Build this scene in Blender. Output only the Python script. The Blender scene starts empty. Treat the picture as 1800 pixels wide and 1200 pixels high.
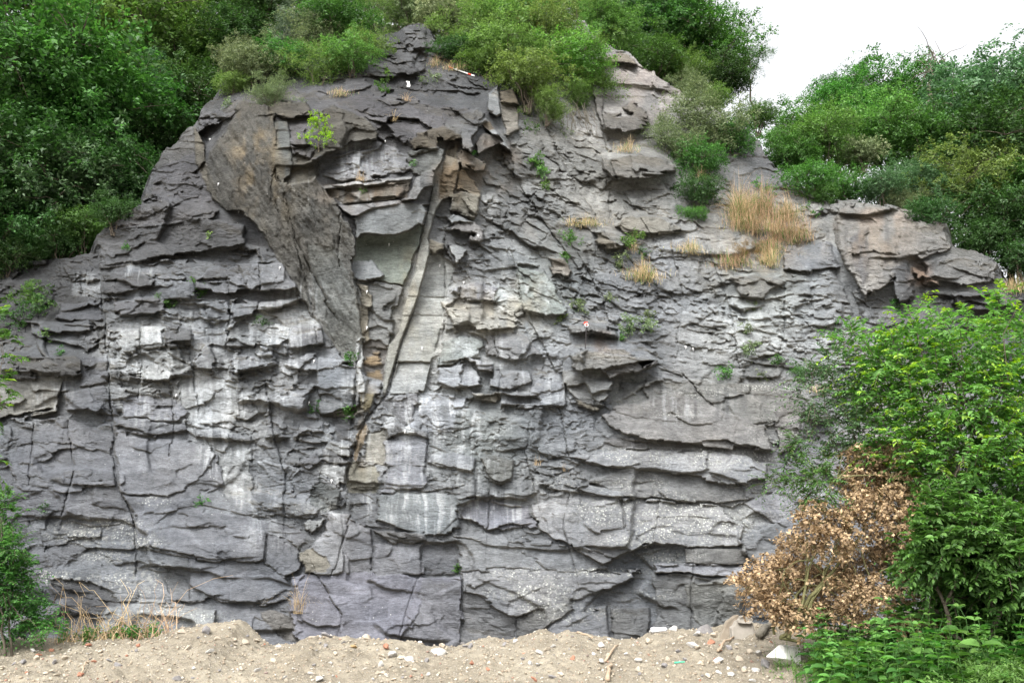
import bpy, math, random, time
import numpy as np
from mathutils import Vector

R = math.radians
SC = bpy.context.scene
COL = SC.collection
T0 = time.time()

# ------------------------------------------------------------------ camera
CAM_Z, PITCH, FPX = 1.6, R(14.0), 1600.0          # focal length in photo pixels (1800 wide)
cd = bpy.data.cameras.new('camera')
cd.sensor_width = 36.0
cd.lens = 36.0 * FPX / 1800.0
cd.clip_start = 0.1
cd.clip_end = 3000
cam = bpy.data.objects.new('camera', cd)
COL.objects.link(cam)
cam.location = (0, 0, CAM_Z)
cam.rotation_euler = (R(90) + PITCH, 0, 0)
SC.camera = cam

# ------------------------------------------------------------------ sky and sun (bright overcast)
SUN_EL, SUN_AZ = R(48), R(200)                    # azimuth clockwise from +Y
w = bpy.data.worlds.new('World')
SC.world = w
w.use_nodes = True
nt = w.node_tree
nt.nodes.clear()
sky = nt.nodes.new('ShaderNodeTexSky')
sky.sky_type = 'NISHITA'
sky.sun_disc = False
sky.sun_elevation = SUN_EL
sky.sun_rotation = SUN_AZ
sky.air_density = 1.0
sky.dust_density = 6.0
hsv = nt.nodes.new('ShaderNodeHueSaturation')     # cloud cover takes most of the blue out
hsv.inputs['Saturation'].default_value = 0.10
bg = nt.nodes.new('ShaderNodeBackground')
bg.inputs['Strength'].default_value = 0.15
wo = nt.nodes.new('ShaderNodeOutputWorld')
nt.links.new(sky.outputs[0], hsv.inputs['Color'])
nt.links.new(hsv.outputs[0], bg.inputs['Color'])
nt.links.new(bg.outputs[0], wo.inputs[0])

ld = bpy.data.lights.new('sun', 'SUN')
ld.energy = 0.7
ld.angle = R(30)
ld.color = (1.0, 0.97, 0.92)
sun = bpy.data.objects.new('sun', ld)
COL.objects.link(sun)
sdir = Vector((math.sin(SUN_AZ) * math.cos(SUN_EL), math.cos(SUN_AZ) * math.cos(SUN_EL), math.sin(SUN_EL)))
sun.rotation_euler = (-sdir).to_track_quat('-Z', 'Y').to_euler()

SC.view_settings.view_transform = 'Standard'
SC.view_settings.look = 'None'
SC.view_settings.gamma = 1.0
SC.view_settings.exposure = 1.62
SC.cycles.use_denoising = True
SC.cycles.max_bounces = 6
SC.cycles.diffuse_bounces = 4
SC.cycles.glossy_bounces = 2
SC.cycles.transmission_bounces = 3
SC.cycles.transparent_max_bounces = 4
SC.cycles.use_adaptive_sampling = True
SC.cycles.adaptive_threshold = 0.02

# ------------------------------------------------------------------ helpers
CP, SP = math.cos(PITCH), math.sin(PITCH)

def at(px, py, y):
    """the place in the world at distance y whose bearing was read off at photo pixel (px, py)"""
    k = (600.0 - py) / FPX
    t = y / (CP - k * SP)
    return Vector((t * (px - 900.0) / FPX, y, CAM_Z + t * (SP + k * CP)))

def mpp(y):
    return y / FPX                                # metres per photo pixel at distance y

def tag(o, label=None, cat=None, group=None, kind=None):
    if label: o['label'] = label
    if cat: o['category'] = cat
    if group: o['group'] = group
    if kind: o['kind'] = kind
    return o

def link(name, me, parent=None):
    o = bpy.data.objects.new(name, me)
    COL.objects.link(o)
    if parent is not None: o.parent = parent
    return o

def empty(name, loc=(0, 0, 0), rz=0.0, s=1.0):
    o = bpy.data.objects.new(name, None)
    COL.objects.link(o)
    o.empty_display_size = 0.2
    o.location = loc
    o.rotation_euler = (0, 0, rz)
    o.scale = (s, s, s)
    return o

def mesh_np(name, V, F, mat, smooth=False):
    """V (n,3) float, F (m,k) int with k 3 or 4"""
    V = np.asarray(V, np.float32); F = np.asarray(F, np.int32)
    me = bpy.data.meshes.new(name)
    n, m, k = len(V), len(F), F.shape[1]
    me.vertices.add(n)
    me.vertices.foreach_set('co', V.ravel())
    me.loops.add(m * k)
    me.loops.foreach_set('vertex_index', F.ravel())
    me.polygons.add(m)
    me.polygons.foreach_set('loop_start', np.arange(0, m * k, k, dtype=np.int32))
    me.polygons.foreach_set('loop_total', np.full(m, k, np.int32))
    if smooth:
        me.polygons.foreach_set('use_smooth', np.ones(m, bool))
    me.update(calc_edges=True)
    if mat is not None: me.materials.append(mat)
    return me

def hashgrid(seed, nx, ny):
    return np.random.default_rng(seed).random((ny, nx)).astype(np.float32)

_LAT = {}
def lattice(seed):
    if seed not in _LAT: _LAT[seed] = np.random.default_rng(seed).random((256, 256)).astype(np.float32)
    return _LAT[seed]

def vnoise(x, y, seed):
    """smooth value noise, -1..1"""
    L = lattice(seed)
    xf = np.floor(x); yf = np.floor(y)
    fx = (x - xf); fy = (y - yf)
    fx = fx * fx * (3 - 2 * fx); fy = fy * fy * (3 - 2 * fy)
    xi = xf.astype(np.int32) & 255; yi = yf.astype(np.int32) & 255
    x1 = (xi + 1) & 255; y1 = (yi + 1) & 255
    a = L[yi, xi] * (1 - fx) + L[yi, x1] * fx
    b = L[y1, xi] * (1 - fx) + L[y1, x1] * fx
    return (a * (1 - fy) + b * fy) * 2 - 1

def fbm(x, y, seed, o=4, g=0.5):
    s = 0.0; a = 1.0; t = 0.0
    for i in range(o):
        s = s + a * vnoise(x * 2.03 ** i + 17.3 * i, y * 2.03 ** i + 9.1 * i, seed + i)
        t += a; a *= g
    return s / t

def sstep(a, b, x):
    t = np.clip((x - a) / (b - a), 0, 1)
    return t * t * (3 - 2 * t)

def cells(x, y, cx, cy, ang, seed, k=13.0, jit=0.85, tilt=(0.5, 0.5), bias=0.35):
    """irregular blocks: every cell is a plane of its own offset and tilt. Returns depth (unit), edge distance, random id"""
    ca, sa = math.cos(R(ang)), math.sin(R(ang))
    u = (x * ca + y * sa) / cx
    v = (-x * sa + y * ca) / cy
    # brick offset rows
    vi = np.floor(v).astype(np.int32)
    ui = np.floor(u).astype(np.int32)
    rng = np.random.default_rng(seed)
    T = rng.random((6, 256, 256)).astype(np.float32)
    W = np.zeros_like(x); S = np.zeros_like(x); I = np.zeros_like(x)
    F1 = np.full_like(x, 9.0); F2 = np.full_like(x, 9.0)
    for dj in (-1, 0, 1):
        for di in (-1, 0, 1):
            a = (ui + di) & 255; b = (vi + dj) & 255
            jx = T[0, b, a]; jy = T[1, b, a]
            sx = ui + di + 0.5 + (jx - 0.5) * jit
            sy = vi + dj + 0.5 + (jy - 0.5) * jit
            dx = u - sx; dy = v - sy
            d = (np.abs(dx) ** 4.5 + np.abs(dy) ** 4.5) ** (1 / 4.5)
            h = (T[2, b, a] - 0.5) + dx * (T[3, b, a] - 0.5) * 2 * tilt[0] + dy * ((T[4, b, a] - 0.5) * 2 * tilt[1] + bias)
            wt = np.exp(-k * 4 * d)
            W += wt; S += wt * h; I += wt * T[5, b, a]
            F2 = np.minimum(F2, np.maximum(F1, d)); F1 = np.minimum(F1, d)
    return S / W, (F2 - F1) * min(cx, cy), I / W

# ------------------------------------------------------------------ material helpers
def mat_new(name):
    m = bpy.data.materials.new(name)
    m.use_nodes = True
    t = m.node_tree
    t.nodes.clear()
    o = t.nodes.new('ShaderNodeOutputMaterial')
    return m, t, o

def N(t, typ, **kw):
    n = t.nodes.new(typ)
    for k, v in kw.items():
        if k in n.inputs.keys() if hasattr(n.inputs, 'keys') else False:
            n.inputs[k].default_value = v
        else:
            setattr(n, k, v)
    return n

def noise(t, vec, scale, detail=6, rough=0.6, dist=0.0):
    n = t.nodes.new('ShaderNodeTexNoise')
    n.inputs['Scale'].default_value = scale
    n.inputs['Detail'].default_value = detail
    n.inputs['Roughness'].default_value = rough
    n.inputs['Distortion'].default_value = dist
    if vec is not None: t.links.new(vec, n.inputs['Vector'])
    return n.outputs['Fac']

def ramp(t, fac, stops):
    n = t.nodes.new('ShaderNodeValToRGB')
    e = n.color_ramp.elements
    while len(e) < len(stops): e.new(0.5)
    for i, (p, c) in enumerate(stops):
        e[i].position = p
        e[i].color = (c, c, c, 1) if isinstance(c, (int, float)) else (*c, 1)
    t.links.new(fac, n.inputs[0])
    return n.outputs['Color']

def mix(t, fac, a, b, mode='MIX'):
    n = t.nodes.new('ShaderNodeMix')
    n.data_type = 'RGBA'; n.blend_type = mode
    for s, v in ((n.inputs[0], fac), (n.inputs[6], a), (n.inputs[7], b)):
        if isinstance(v, (int, float)): s.default_value = v if s.type == 'VALUE' else (v, v, v, 1)
        elif isinstance(v, tuple): s.default_value = (*v, 1)
        else: t.links.new(v, s)
    return n.outputs[2]

def mth(t, op, a, b=None, clamp=False):
    n = t.nodes.new('ShaderNodeMath')
    n.operation = op; n.use_clamp = clamp
    for i, v in enumerate((a, b)):
        if v is None: continue
        if isinstance(v, (int, float)): n.inputs[i].default_value = v
        else: t.links.new(v, n.inputs[i])
    return n.outputs[0]

def coords(t, scale=(1, 1, 1), rot=(0, 0, 0), out='Object'):
    c = t.nodes.new('ShaderNodeTexCoord')
    m = t.nodes.new('ShaderNodeMapping')
    m.inputs['Scale'].default_value = scale
    m.inputs['Rotation'].default_value = rot
    t.links.new(c.outputs[out], m.inputs['Vector'])
    return m.outputs[0]

def principled(t, o, color, rough=0.9, spec=0.25, bump=None, bump_s=0.3, bump_d=0.02):
    p = t.nodes.new('ShaderNodeBsdfPrincipled')
    if isinstance(color, tuple): p.inputs['Base Color'].default_value = (*color, 1)
    else: t.links.new(color, p.inputs['Base Color'])
    if isinstance(rough, (int, float)): p.inputs['Roughness'].default_value = rough
    else: t.links.new(rough, p.inputs['Roughness'])
    p.inputs['Specular IOR Level'].default_value = spec
    if bump is not None:
        b = t.nodes.new('ShaderNodeBump')
        b.inputs['Strength'].default_value = bump_s
        b.inputs['Distance'].default_value = bump_d
        t.links.new(bump, b.inputs['Height'])
        t.links.new(b.outputs[0], p.inputs['Normal'])
    t.links.new(p.outputs[0], o.inputs[0])
    return p

def plain_mat(name, c1, c2, scale=20, rough=0.9, bump_s=0.3, bump_d=0.01, spec=0.2):
    m, t, o = mat_new(name)
    v = coords(t)
    f = noise(t, v, scale, 6, 0.65)
    c = mix(t, ramp(t, f, [(0.3, 0.0), (0.7, 1.0)]), c1, c2)
    principled(t, o, c, rough, spec, noise(t, v, scale * 3, 8, 0.7), bump_s, bump_d)
    return m

def leaf_mat(name, c, c2, var=0.5, trans=0.35, rough=0.55, objvar=0.25):
    """foliage: every leaf its own shade between c and c2, every plant slightly different, light passes through"""
    m, t, o = mat_new(name)
    g = t.nodes.new('ShaderNodeNewGeometry')
    oi = t.nodes.new('ShaderNodeObjectInfo')
    f = mth(t, 'MULTIPLY', g.outputs['Random Per Island'], 1.0)
    c0 = mix(t, f, c, c2)
    h = t.nodes.new('ShaderNodeHueSaturation')
    t.links.new(c0, h.inputs['Color'])
    v = mth(t, 'ADD', mth(t, 'MULTIPLY', oi.outputs['Random'], objvar), 1 - objvar / 2)
    v2 = mth(t, 'MULTIPLY', v, mth(t, 'ADD', mth(t, 'MULTIPLY', g.outputs['Random Per Island'], var), 1 - var / 2))
    t.links.new(v2, h.inputs['Value'])
    hue = mth(t, 'ADD', mth(t, 'MULTIPLY', oi.outputs['Random'], 0.03), 0.485)
    t.links.new(hue, h.inputs['Hue'])
    p = t.nodes.new('ShaderNodeBsdfPrincipled')
    t.links.new(h.outputs[0], p.inputs['Base Color'])
    p.inputs['Roughness'].default_value = rough
    p.inputs['Specular IOR Level'].default_value = 0.35
    tr = t.nodes.new('ShaderNodeBsdfTranslucent')
    hb = t.nodes.new('ShaderNodeHueSaturation')
    hb.inputs['Saturation'].default_value = 1.15; hb.inputs['Value'].default_value = 1.5
    t.links.new(h.outputs[0], hb.inputs['Color'])
    t.links.new(hb.outputs[0], tr.inputs['Color'])
    mx = t.nodes.new('ShaderNodeMixShader')
    mx.inputs[0].default_value = trans
    t.links.new(p.outputs[0], mx.inputs[1]); t.links.new(tr.outputs[0], mx.inputs[2])
    t.links.new(mx.outputs[0], o.inputs[0])
    return m

# ================================================================== THE ROCK FACE
STEP = 1.25
gx_ = np.arange(-110, 1911, STEP, dtype=np.float32)
gy_ = np.arange(-30, 1200, STEP, dtype=np.float32)
X, Y = np.meshgrid(gx_, gy_)

# distance of the mean rock surface (m) at places read off the photo
MAC = [(-100,1150,20.5),(400,1150,20.0),(900,1150,20.0),(1300,1150,20.3),(1600,1150,21),(1900,1150,22),
 (-100,900,21.2),(300,900,20.8),(600,900,20.6),(900,900,20.5),(1250,900,20.6),(1550,900,21.4),(1900,900,22.5),
 (-100,700,22.2),(300,700,21.6),(600,700,21.4),(850,700,21.1),(1150,700,21.1),(1450,700,22.0),(1900,700,23.5),
 (-100,500,24.0),(250,500,22.4),(500,500,22.0),(800,500,21.7),(1000,500,22.2),(1250,500,22.8),(1500,500,23.6),(1750,500,24.6),(1900,500,25),
 (120,380,25),(250,350,23.6),(400,350,22.6),(600,350,22.0),(800,350,22.3),(1000,350,23.5),(1200,350,24.3),(1400,350,25.4),(1600,350,25.6),(1850,380,27),
 (250,200,25.5),(400,200,23.6),(600,200,22.9),(800,200,23.3),(950,250,24.3),(1100,200,26.0),(1250,200,27.4),(1500,200,29),
 (350,60,27),(500,80,25.4),(700,80,25.2),(900,80,26.6),(1100,80,28.6),(1400,60,32),(500,-30,28),(900,-30,29),(1200,-30,32)]
mc = np.array(MAC, np.float64)
def tps(qx, qy):
    P = mc[:, :2] / 300.0
    def U(r2): return r2 * np.log(r2 + 1e-9)
    n = len(P)
    d2 = ((P[:, None] - P[None]) ** 2).sum(-1)
    A = np.zeros((n + 3, n + 3))
    A[:n, :n] = U(d2) + np.eye(n) * 0.02
    A[:n, n] = 1; A[:n, n + 1:] = P; A[n, :n] = 1; A[n + 1:, :n] = P.T
    c = np.linalg.solve(A, np.concatenate([mc[:, 2], [0, 0, 0]]))
    q = np.stack([qx, qy], -1) / 300.0
    out = c[n] + q @ c[n + 1:]
    for i in range(n):
        out = out + c[i] * U(((q - P[i]) ** 2).sum(-1))
    return out
cxs, cys = np.linspace(-120, 1920, 103), np.linspace(-40, 1210, 64)
CX, CY = np.meshgrid(cxs, cys)
CM = tps(CX, CY)
def bil(M, x0, y0, sx, sy, x, y):
    u = np.clip((x - x0) / sx, 0, M.shape[1] - 1.001); v = np.clip((y - y0) / sy, 0, M.shape[0] - 1.001)
    i = u.astype(np.int32); j = v.astype(np.int32); fu = u - i; fv = v - j
    return (M[j, i] * (1 - fu) + M[j, i + 1] * fu) * (1 - fv) + (M[j + 1, i] * (1 - fu) + M[j + 1, i + 1] * fu) * fv
YM = bil(CM, -120, -40, cxs[1] - cxs[0], cys[1] - cys[0], X, Y).astype(np.float32)

# how the rock breaks and how it is coloured, area by area
# px, py, large blocks, medium, small, thin beds, bed angle, colour
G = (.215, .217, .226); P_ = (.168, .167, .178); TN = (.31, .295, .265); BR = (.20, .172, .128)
GG = (.235, .255, .235); LT = (.36, .36, .355); DK = (.100, .097, .098); OR = (.24, .17, .095); PK = (.36, .325, .30)
CH = [(60,500,.3,.25,.12,.0,0,DK),(60,700,.3,.25,.10,.0,0,G),(60,850,.3,.2,.08,.0,5,P_),(100,1000,.3,.15,.05,.0,8,P_),(250,1080,.25,.1,.04,.0,5,G),
 (240,440,.3,.30,.15,.0,-5,DK),(300,540,.3,.36,.2,.0,0,G),(300,640,.25,.36,.2,.0,0,LT),(450,640,.25,.36,.18,.0,0,G),(400,730,.15,.22,.14,.0,0,LT),
 (300,820,.15,.08,.03,.0,5,P_),(450,830,.2,.15,.1,.0,20,G),(350,930,.25,.1,.04,.0,5,P_),(560,860,.3,.3,.14,.0,20,G),(550,760,.3,.3,.16,.0,-10,G),
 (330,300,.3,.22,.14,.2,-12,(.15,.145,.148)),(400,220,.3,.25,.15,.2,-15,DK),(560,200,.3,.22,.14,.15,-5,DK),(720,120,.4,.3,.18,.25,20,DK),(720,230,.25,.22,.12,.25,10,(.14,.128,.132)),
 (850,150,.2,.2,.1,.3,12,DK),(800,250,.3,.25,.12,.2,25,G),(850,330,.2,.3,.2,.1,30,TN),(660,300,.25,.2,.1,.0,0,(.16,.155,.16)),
 (860,420,.15,.28,.2,.15,20,G),(930,400,.12,.22,.2,.25,25,G),(960,300,.1,.16,.16,.4,38,TN),(1050,300,.15,.18,.14,.35,30,TN),(1080,180,.3,.2,.12,.3,15,PK),
 (1150,150,.3,.2,.1,.2,15,PK),(1130,330,.3,.22,.14,.35,12,TN),(850,500,.12,.2,.18,.12,10,G),(850,600,.12,.22,.2,.1,10,LT),(950,480,.12,.26,.2,.2,28,GG),
 (1060,480,.15,.22,.2,.45,20,DK),(1060,560,.15,.22,.16,.4,12,G),(1200,480,.12,.22,.18,.5,8,G),(1350,500,.2,.22,.16,.45,5,GG),(1450,480,.25,.2,.14,.35,5,G),
 (1300,420,.25,.2,.14,.3,5,TN),(1400,400,.25,.2,.14,.3,5,TN),(1280,570,.15,.22,.16,.45,8,LT),(1430,600,.15,.22,.16,.4,8,LT),(1100,620,.2,.15,.1,.25,12,G),
 (1550,430,.35,.25,.12,.2,-25,TN),(1650,430,.3,.25,.14,.25,12,TN),(1600,520,.3,.25,.12,.3,10,DK),(1750,530,.3,.2,.1,.2,10,DK),(1380,300,.3,.2,.1,.15,30,(.15,.145,.15)),
 (750,560,.04,.05,.03,.0,0,TN),(870,690,.2,.2,.14,.1,5,G),(850,760,.15,.16,.1,.05,5,GG),(970,700,.25,.22,.1,.1,5,G),(980,800,.2,.2,.12,.05,5,G),
 (740,760,.2,.22,.14,.0,15,G),(750,880,.2,.16,.09,.0,0,G),(650,960,.2,.12,.05,.0,5,P_),(700,1070,.2,.08,.04,.0,10,P_),(860,900,.2,.18,.08,.0,5,G),
 (1000,920,.25,.14,.06,.05,8,(.23,.23,.235)),(1150,830,.2,.12,.07,.1,6,(.23,.225,.22)),(1200,740,.25,.10,.05,.1,8,(.205,.195,.185)),(1350,720,.3,.12,.06,.1,5,(.19,.18,.17)),
 (1250,900,.25,.1,.05,.05,8,LT),(1000,1050,.25,.12,.05,.0,12,(.21,.21,.222)),(1200,1050,.3,.16,.07,.0,10,G),(1400,850,.3,.12,.05,.0,5,(.24,.235,.245)),(1600,700,.3,.12,.05,.1,5,TN),(1800,700,.3,.12,.05,.1,5,G)]
def field(vals, sig):
    W = np.zeros_like(CX); S = [np.zeros_like(CX) for _ in vals[0]]
    for (px, py, *_r), v in zip(CH, vals):
        wt = np.exp(-((CX - px) ** 2 + (CY - py) ** 2) / (2 * sig * sig)) + 1e-12
        W += wt
        for k, c in enumerate(v): S[k] += wt * c
    return [bil(s / W, -120, -40, cxs[1] - cxs[0], cys[1] - cys[0], X, Y).astype(np.float32) for s in S]
aL, aM, aS, aW, aA = field([c[2:7] for c in CH], 55)
aR_, aG_, aB_ = field([c[7] for c in CH], 55)

wx = 9 * fbm(X / 70, Y / 70, 1, 5, .55); wy = 9 * fbm(X / 70 + 31, Y / 50, 7, 5, .55)
PX, PY = X + wx, Y + wy
# blocks of three sizes; where the beds dip the smaller ones follow
# broken outlines are angular: edges jump from one small joint block to the next
_, _, ja = cells(X + wx * .3, Y + wy * .3, 46, 26, 6, 701, k=20)
_, _, jb = cells(X + wx * .3, Y + wy * .3, 19, 13, 12, 702, k=20)
_, _, jc = cells(X + wx * .3, Y + wy * .3, 44, 28, 3, 703, k=20)
_, _, jd = cells(X + wx * .3, Y + wy * .3, 17, 12, 9, 704, k=20)
wx = .35 * wx + 13 * (ja - .5) + 6 * (jb - .5); wy = .35 * wy + 13 * (jc - .5) + 5 * (jd - .5)
hx = 1.6 * fbm(X / 16, Y / 16, 201, 3, .6); hy = 1.4 * fbm(X / 16, Y / 14, 207, 3, .6)
n0, e0, i0 = cells(PX, PY, 260, 150, 8, 10, bias=.1, tilt=(.9, .9))
n1, e1, i1 = cells(PX + hx, PY + hy, 150, 80, 5, 11, bias=.12, tilt=(1.5, 1.3))
QX, QY = X + wx * .7 + hx, Y + wy * .6 + hy
n2a, e2a, i2a = cells(QX, QY, 72, 36, -2, 12, bias=.16, tilt=(1.7, 1.5), jit=.95)
n2b, e2b, i2b = cells(QX, QY, 80, 34, 26, 13, bias=.16, tilt=(1.7, 1.5), jit=.95)
n3a, e3a, i3a = cells(QX, QY, 30, 16, 2, 14, bias=.12, tilt=(1.7, 1.6), jit=.95)
n3b, e3b, i3b = cells(QX, QY, 36, 14, 26, 15, bias=.12, tilt=(1.7, 1.6), jit=.95)
dipw = sstep(8, 18, aA)
n2 = n2a * (1 - dipw) + n2b * dipw
n3 = n3a * (1 - dipw) + n3b * dipw
i2 = np.where(dipw > .5, i2b, i2a); i3 = np.where(dipw > .5, i3b, i3a)
e2 = np.where(dipw > .5, e2b, e2a); e3 = np.where(dipw > .5, e3b, e3a)
# thin wavy beds: a sawtooth across the bedding, each tooth jutting out above the next
def beds(th, seed, wav, ang):
    ca, sa = math.cos(R(ang)), math.sin(R(ang))
    bu = PX * ca + PY * sa; bv = -PX * sa + PY * ca
    q = (bv + wav * fbm(bu / 110, bv / 55, seed, 4, .55)) / th
    fr = q - np.floor(q)
    row = np.floor(q)
    pres = sstep(-.15, .35, vnoise(bu / 75 + row * 7.7, row * 3.1, seed + 5))
    return ((sstep(0, .86, fr) - sstep(.86, 1.0, fr)) * (.15 + .85 * pres) - 0.3 * pres)
bd = 0
for ang, lo, hi in ((4, -99, 9), (16, 9, 24), (34, 24, 99)):
    k = sstep(lo - 4, lo + 4, aA) * (1 - sstep(hi - 4, hi + 4, aA))
    bd = bd + k * (.42 * beds(40, 31 + ang, 26, ang) + .16 * beds(17, 41 + ang, 14, ang))
pm = sstep(-.35, .35, fbm(X / 120, Y / 70, 401, 3)) * .75 + .35
pm3 = sstep(-.3, .3, fbm(X / 70, Y / 45, 411, 3)) * 1.1 + .15
detail = (aL * (1.2 * n0 + 1.25 * n1) + aM * 1.0 * pm * n2 + aS * .62 * pm3 * n3 + aW * .5 * bd).astype(np.float32)
detail += (aM + .08) * .22 * fbm(X / 45, Y / 28, 51, 5, .5)
detail += .020 * fbm(X / 9, Y / 6, 61, 3, .6) * (.6 + 2 * aW + aS * 2)
n4, e4, i4 = cells(QX + hx, QY + hy, 15, 8, 8, 17, bias=.15, tilt=(1.7, 1.6), jit=.98)
chip = sstep(-.2, .3, fbm(X / 60, Y / 40, 421, 4))
detail += .085 * n4 * (.25 + chip) * (.04 + aS * 7)
crk = -.05 * np.exp(-(e2 / 2.2) ** 2) * aM * 3 - .03 * np.exp(-(e3 / 1.6) ** 2) * aS * 4
detail += crk
detail *= sstep(0, .12, aL + aM + aS)
detail *= .66
D = detail.copy()
rnd = np.random.default_rng(3)
CR = np.stack([aR_, aG_, aB_], -1)
CR = CR.mean(-1, keepdims=True) * .25 + CR * .75
# each block weathers to its own shade
sh = 1 + .48 * (i2 - .5) * (aM / .25).clip(0, 1) + .34 * (i3 - .5) * (aS / .15).clip(0, 1) + .16 * (i1 - .5)
CR = CR * sh[..., None]
FLAT = np.zeros_like(X)                            # how smooth the surface is (quarried or slickensided)

def bbox(pts, m):
    xs = [p[0] for p in pts]; ys = [p[1] for p in pts]
    i0 = max(0, int((min(xs) - m - gx_[0]) / STEP)); i1_ = min(X.shape[1], int((max(xs) + m - gx_[0]) / STEP) + 2)
    j0 = max(0, int((min(ys) - m - gy_[0]) / STEP)); j1_ = min(X.shape[0], int((max(ys) + m - gy_[0]) / STEP) + 2)
    return slice(j0, j1_), slice(i0, i1_)

def sdist(pts, x, y):
    """signed distance to a closed outline, positive inside"""
    inside = np.zeros(x.shape, bool); d = np.full(x.shape, 1e9, np.float32)
    n = len(pts)
    for i in range(n):
        x0, y0 = pts[i]; x1, y1 = pts[(i + 1) % n]
        dx, dy = x1 - x0, y1 - y0
        t = np.clip(((x - x0) * dx + (y - y0) * dy) / (dx * dx + dy * dy + 1e-9), 0, 1)
        d = np.minimum(d, np.hypot(x - x0 - t * dx, y - y0 - t * dy))
        if y0 != y1:
            c = ((y0 > y) != (y1 > y)) & (x < (x1 - x0) * (y - y0) / (y1 - y0) + x0)
            inside ^= c
    return np.where(inside, d, -d)

DS = .62
def block(pts, d, gx=0.0, gy=0.0, col=None, keep=.25, edge=3.5, rough=1.0, mixc=.8, flat=.0, cen=None, grain=0):
    """a joint-bounded block: d metres proud at its middle, gx/gy metres of tilt per 100 photo px (about 1.4 m)"""
    m = 14
    s = bbox(pts, m)
    x = X[s] + wx[s] * .7 * rough + hx[s] * .8; y = Y[s] + wy[s] * .7 * rough + hy[s] * .8
    sd = sdist(pts, x, y)
    k = sstep(-edge * .5, edge * .5, sd)
    if cen is None:
        cen = (sum(p[0] for p in pts) / len(pts), sum(p[1] for p in pts) / len(pts))
    pl = d + gx * (X[s] - cen[0]) / 100 + gy * (Y[s] - cen[1]) / 100
    pl = (pl * DS if cen[1] > 660 else pl) + min(1, keep * 1.25 + .05) * detail[s] - .02 * np.exp(-np.maximum(sd, 0) / 4.0) + (.03 if keep < 0 or flat == 1 else .07) * fbm(X[s] / 75, Y[s] / 38, int(abs(cen[0] * 3 + cen[1])) % 991, 4, .45) + (0 if keep < .08 else (.10 if cen[1] < 740 else .04) * n2[s] + .12 * n1[s])
    if grain: pl = pl + grain * (fbm(X[s] / 26 - Y[s] / 70, Y[s] / 75, 501, 5, .6) + .5 * np.abs(fbm(X[s] / 50 - Y[s] / 120, Y[s] / 90, 511, 3)))
    D[s] = D[s] * (1 - k) + pl * k
    if col is not None:
        v = 1 + .10 * (rnd.random() - .5)
        kk = (k * mixc)[..., None]
        CR[s] = CR[s] * (1 - kk) + np.array(col, np.float32) * v * kk * (1 + .30 * (i2[s] - .5) + .16 * (i3[s] - .5) + .14 * fbm(X[s] / 30, Y[s] / 22, 607, 4))[..., None]
    if flat: FLAT[s] = FLAT[s] * (1 - k) + flat * k

def ledge(pts, a, up=22.0, dn=12.0, wob=3.0, col=None):
    """an overlap running across: rock above it juts out by a metres, rock below is undercut"""
    p = sorted(pts)
    xs = np.array([q[0] for q in p], np.float32); ys = np.array([q[1] for q in p], np.float32)
    s = bbox(pts, max(up, dn) * 3.2)
    x = X[s]; yl = np.interp(x, xs, ys) + wob * .5 * fbm(x / 26, x * 0 + ys[0], int(abs(ys[0]) * 7) % 997, 4, .6) + wy[s] * .45
    t = Y[s] - yl
    L = xs[-1] - xs[0]
    end = sstep(xs[0] - 4, xs[0] + min(30, L * .3), x) * (1 - sstep(xs[-1] - min(30, L * .3), xs[-1] + 4, x))
    am = a * end * (.8 + .35 * vnoise(x / 30, x * 0, int(xs[0]) % 887))
    above = np.clip(1 + t / (up * 1.9), 0, 1) * (t < 0)
    below = np.clip(1 - t / (dn * 2.4), 0, 1) * (t >= 0)
    blend = sstep(-.9, .9, t)
    D[s] += am * (above * (1 - blend) * .55 - below * blend * .45)
    if col is not None:
        k = (np.exp(-np.abs(t - 4) / 7) * end * .6)[..., None]
        CR[s] = CR[s] * (1 - k) + np.array(col, np.float32) * k

def crack(pts, depth=.12, wd=1.8, step=0.0, fall=20.0):
    """an open joint; step > 0 leaves the rock to its right standing proud"""
    s = bbox(pts, max(8, fall * 3 if step else 8))
    x = X[s] + wx[s] * .3; y = Y[s] + wy[s] * .3
    d = np.full(x.shape, 1e9, np.float32); sgn = np.zeros_like(x)
    tot = 0
    for i in range(len(pts) - 1):
        x0, y0 = pts[i]; x1, y1 = pts[i + 1]
        dx, dy = x1 - x0, y1 - y0
        t = np.clip(((x - x0) * dx + (y - y0) * dy) / (dx * dx + dy * dy + 1e-9), 0, 1)
        dd = np.hypot(x - x0 - t * dx, y - y0 - t * dy)
        c = (x - x0) * dy - (y - y0) * dx
        sgn = np.where(dd < d, np.sign(c) * (1 if dy >= 0 else -1), sgn)
        d = np.minimum(d, dd)
    D[s] -= depth * np.exp(-(d / wd) ** 2)
    if step:
        D[s] += step * np.exp(-d / fall) * (sgn > 0) * .6 - step * np.exp(-d / fall) * (sgn <= 0) * .4

exec_blocks = []
B = block
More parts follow.
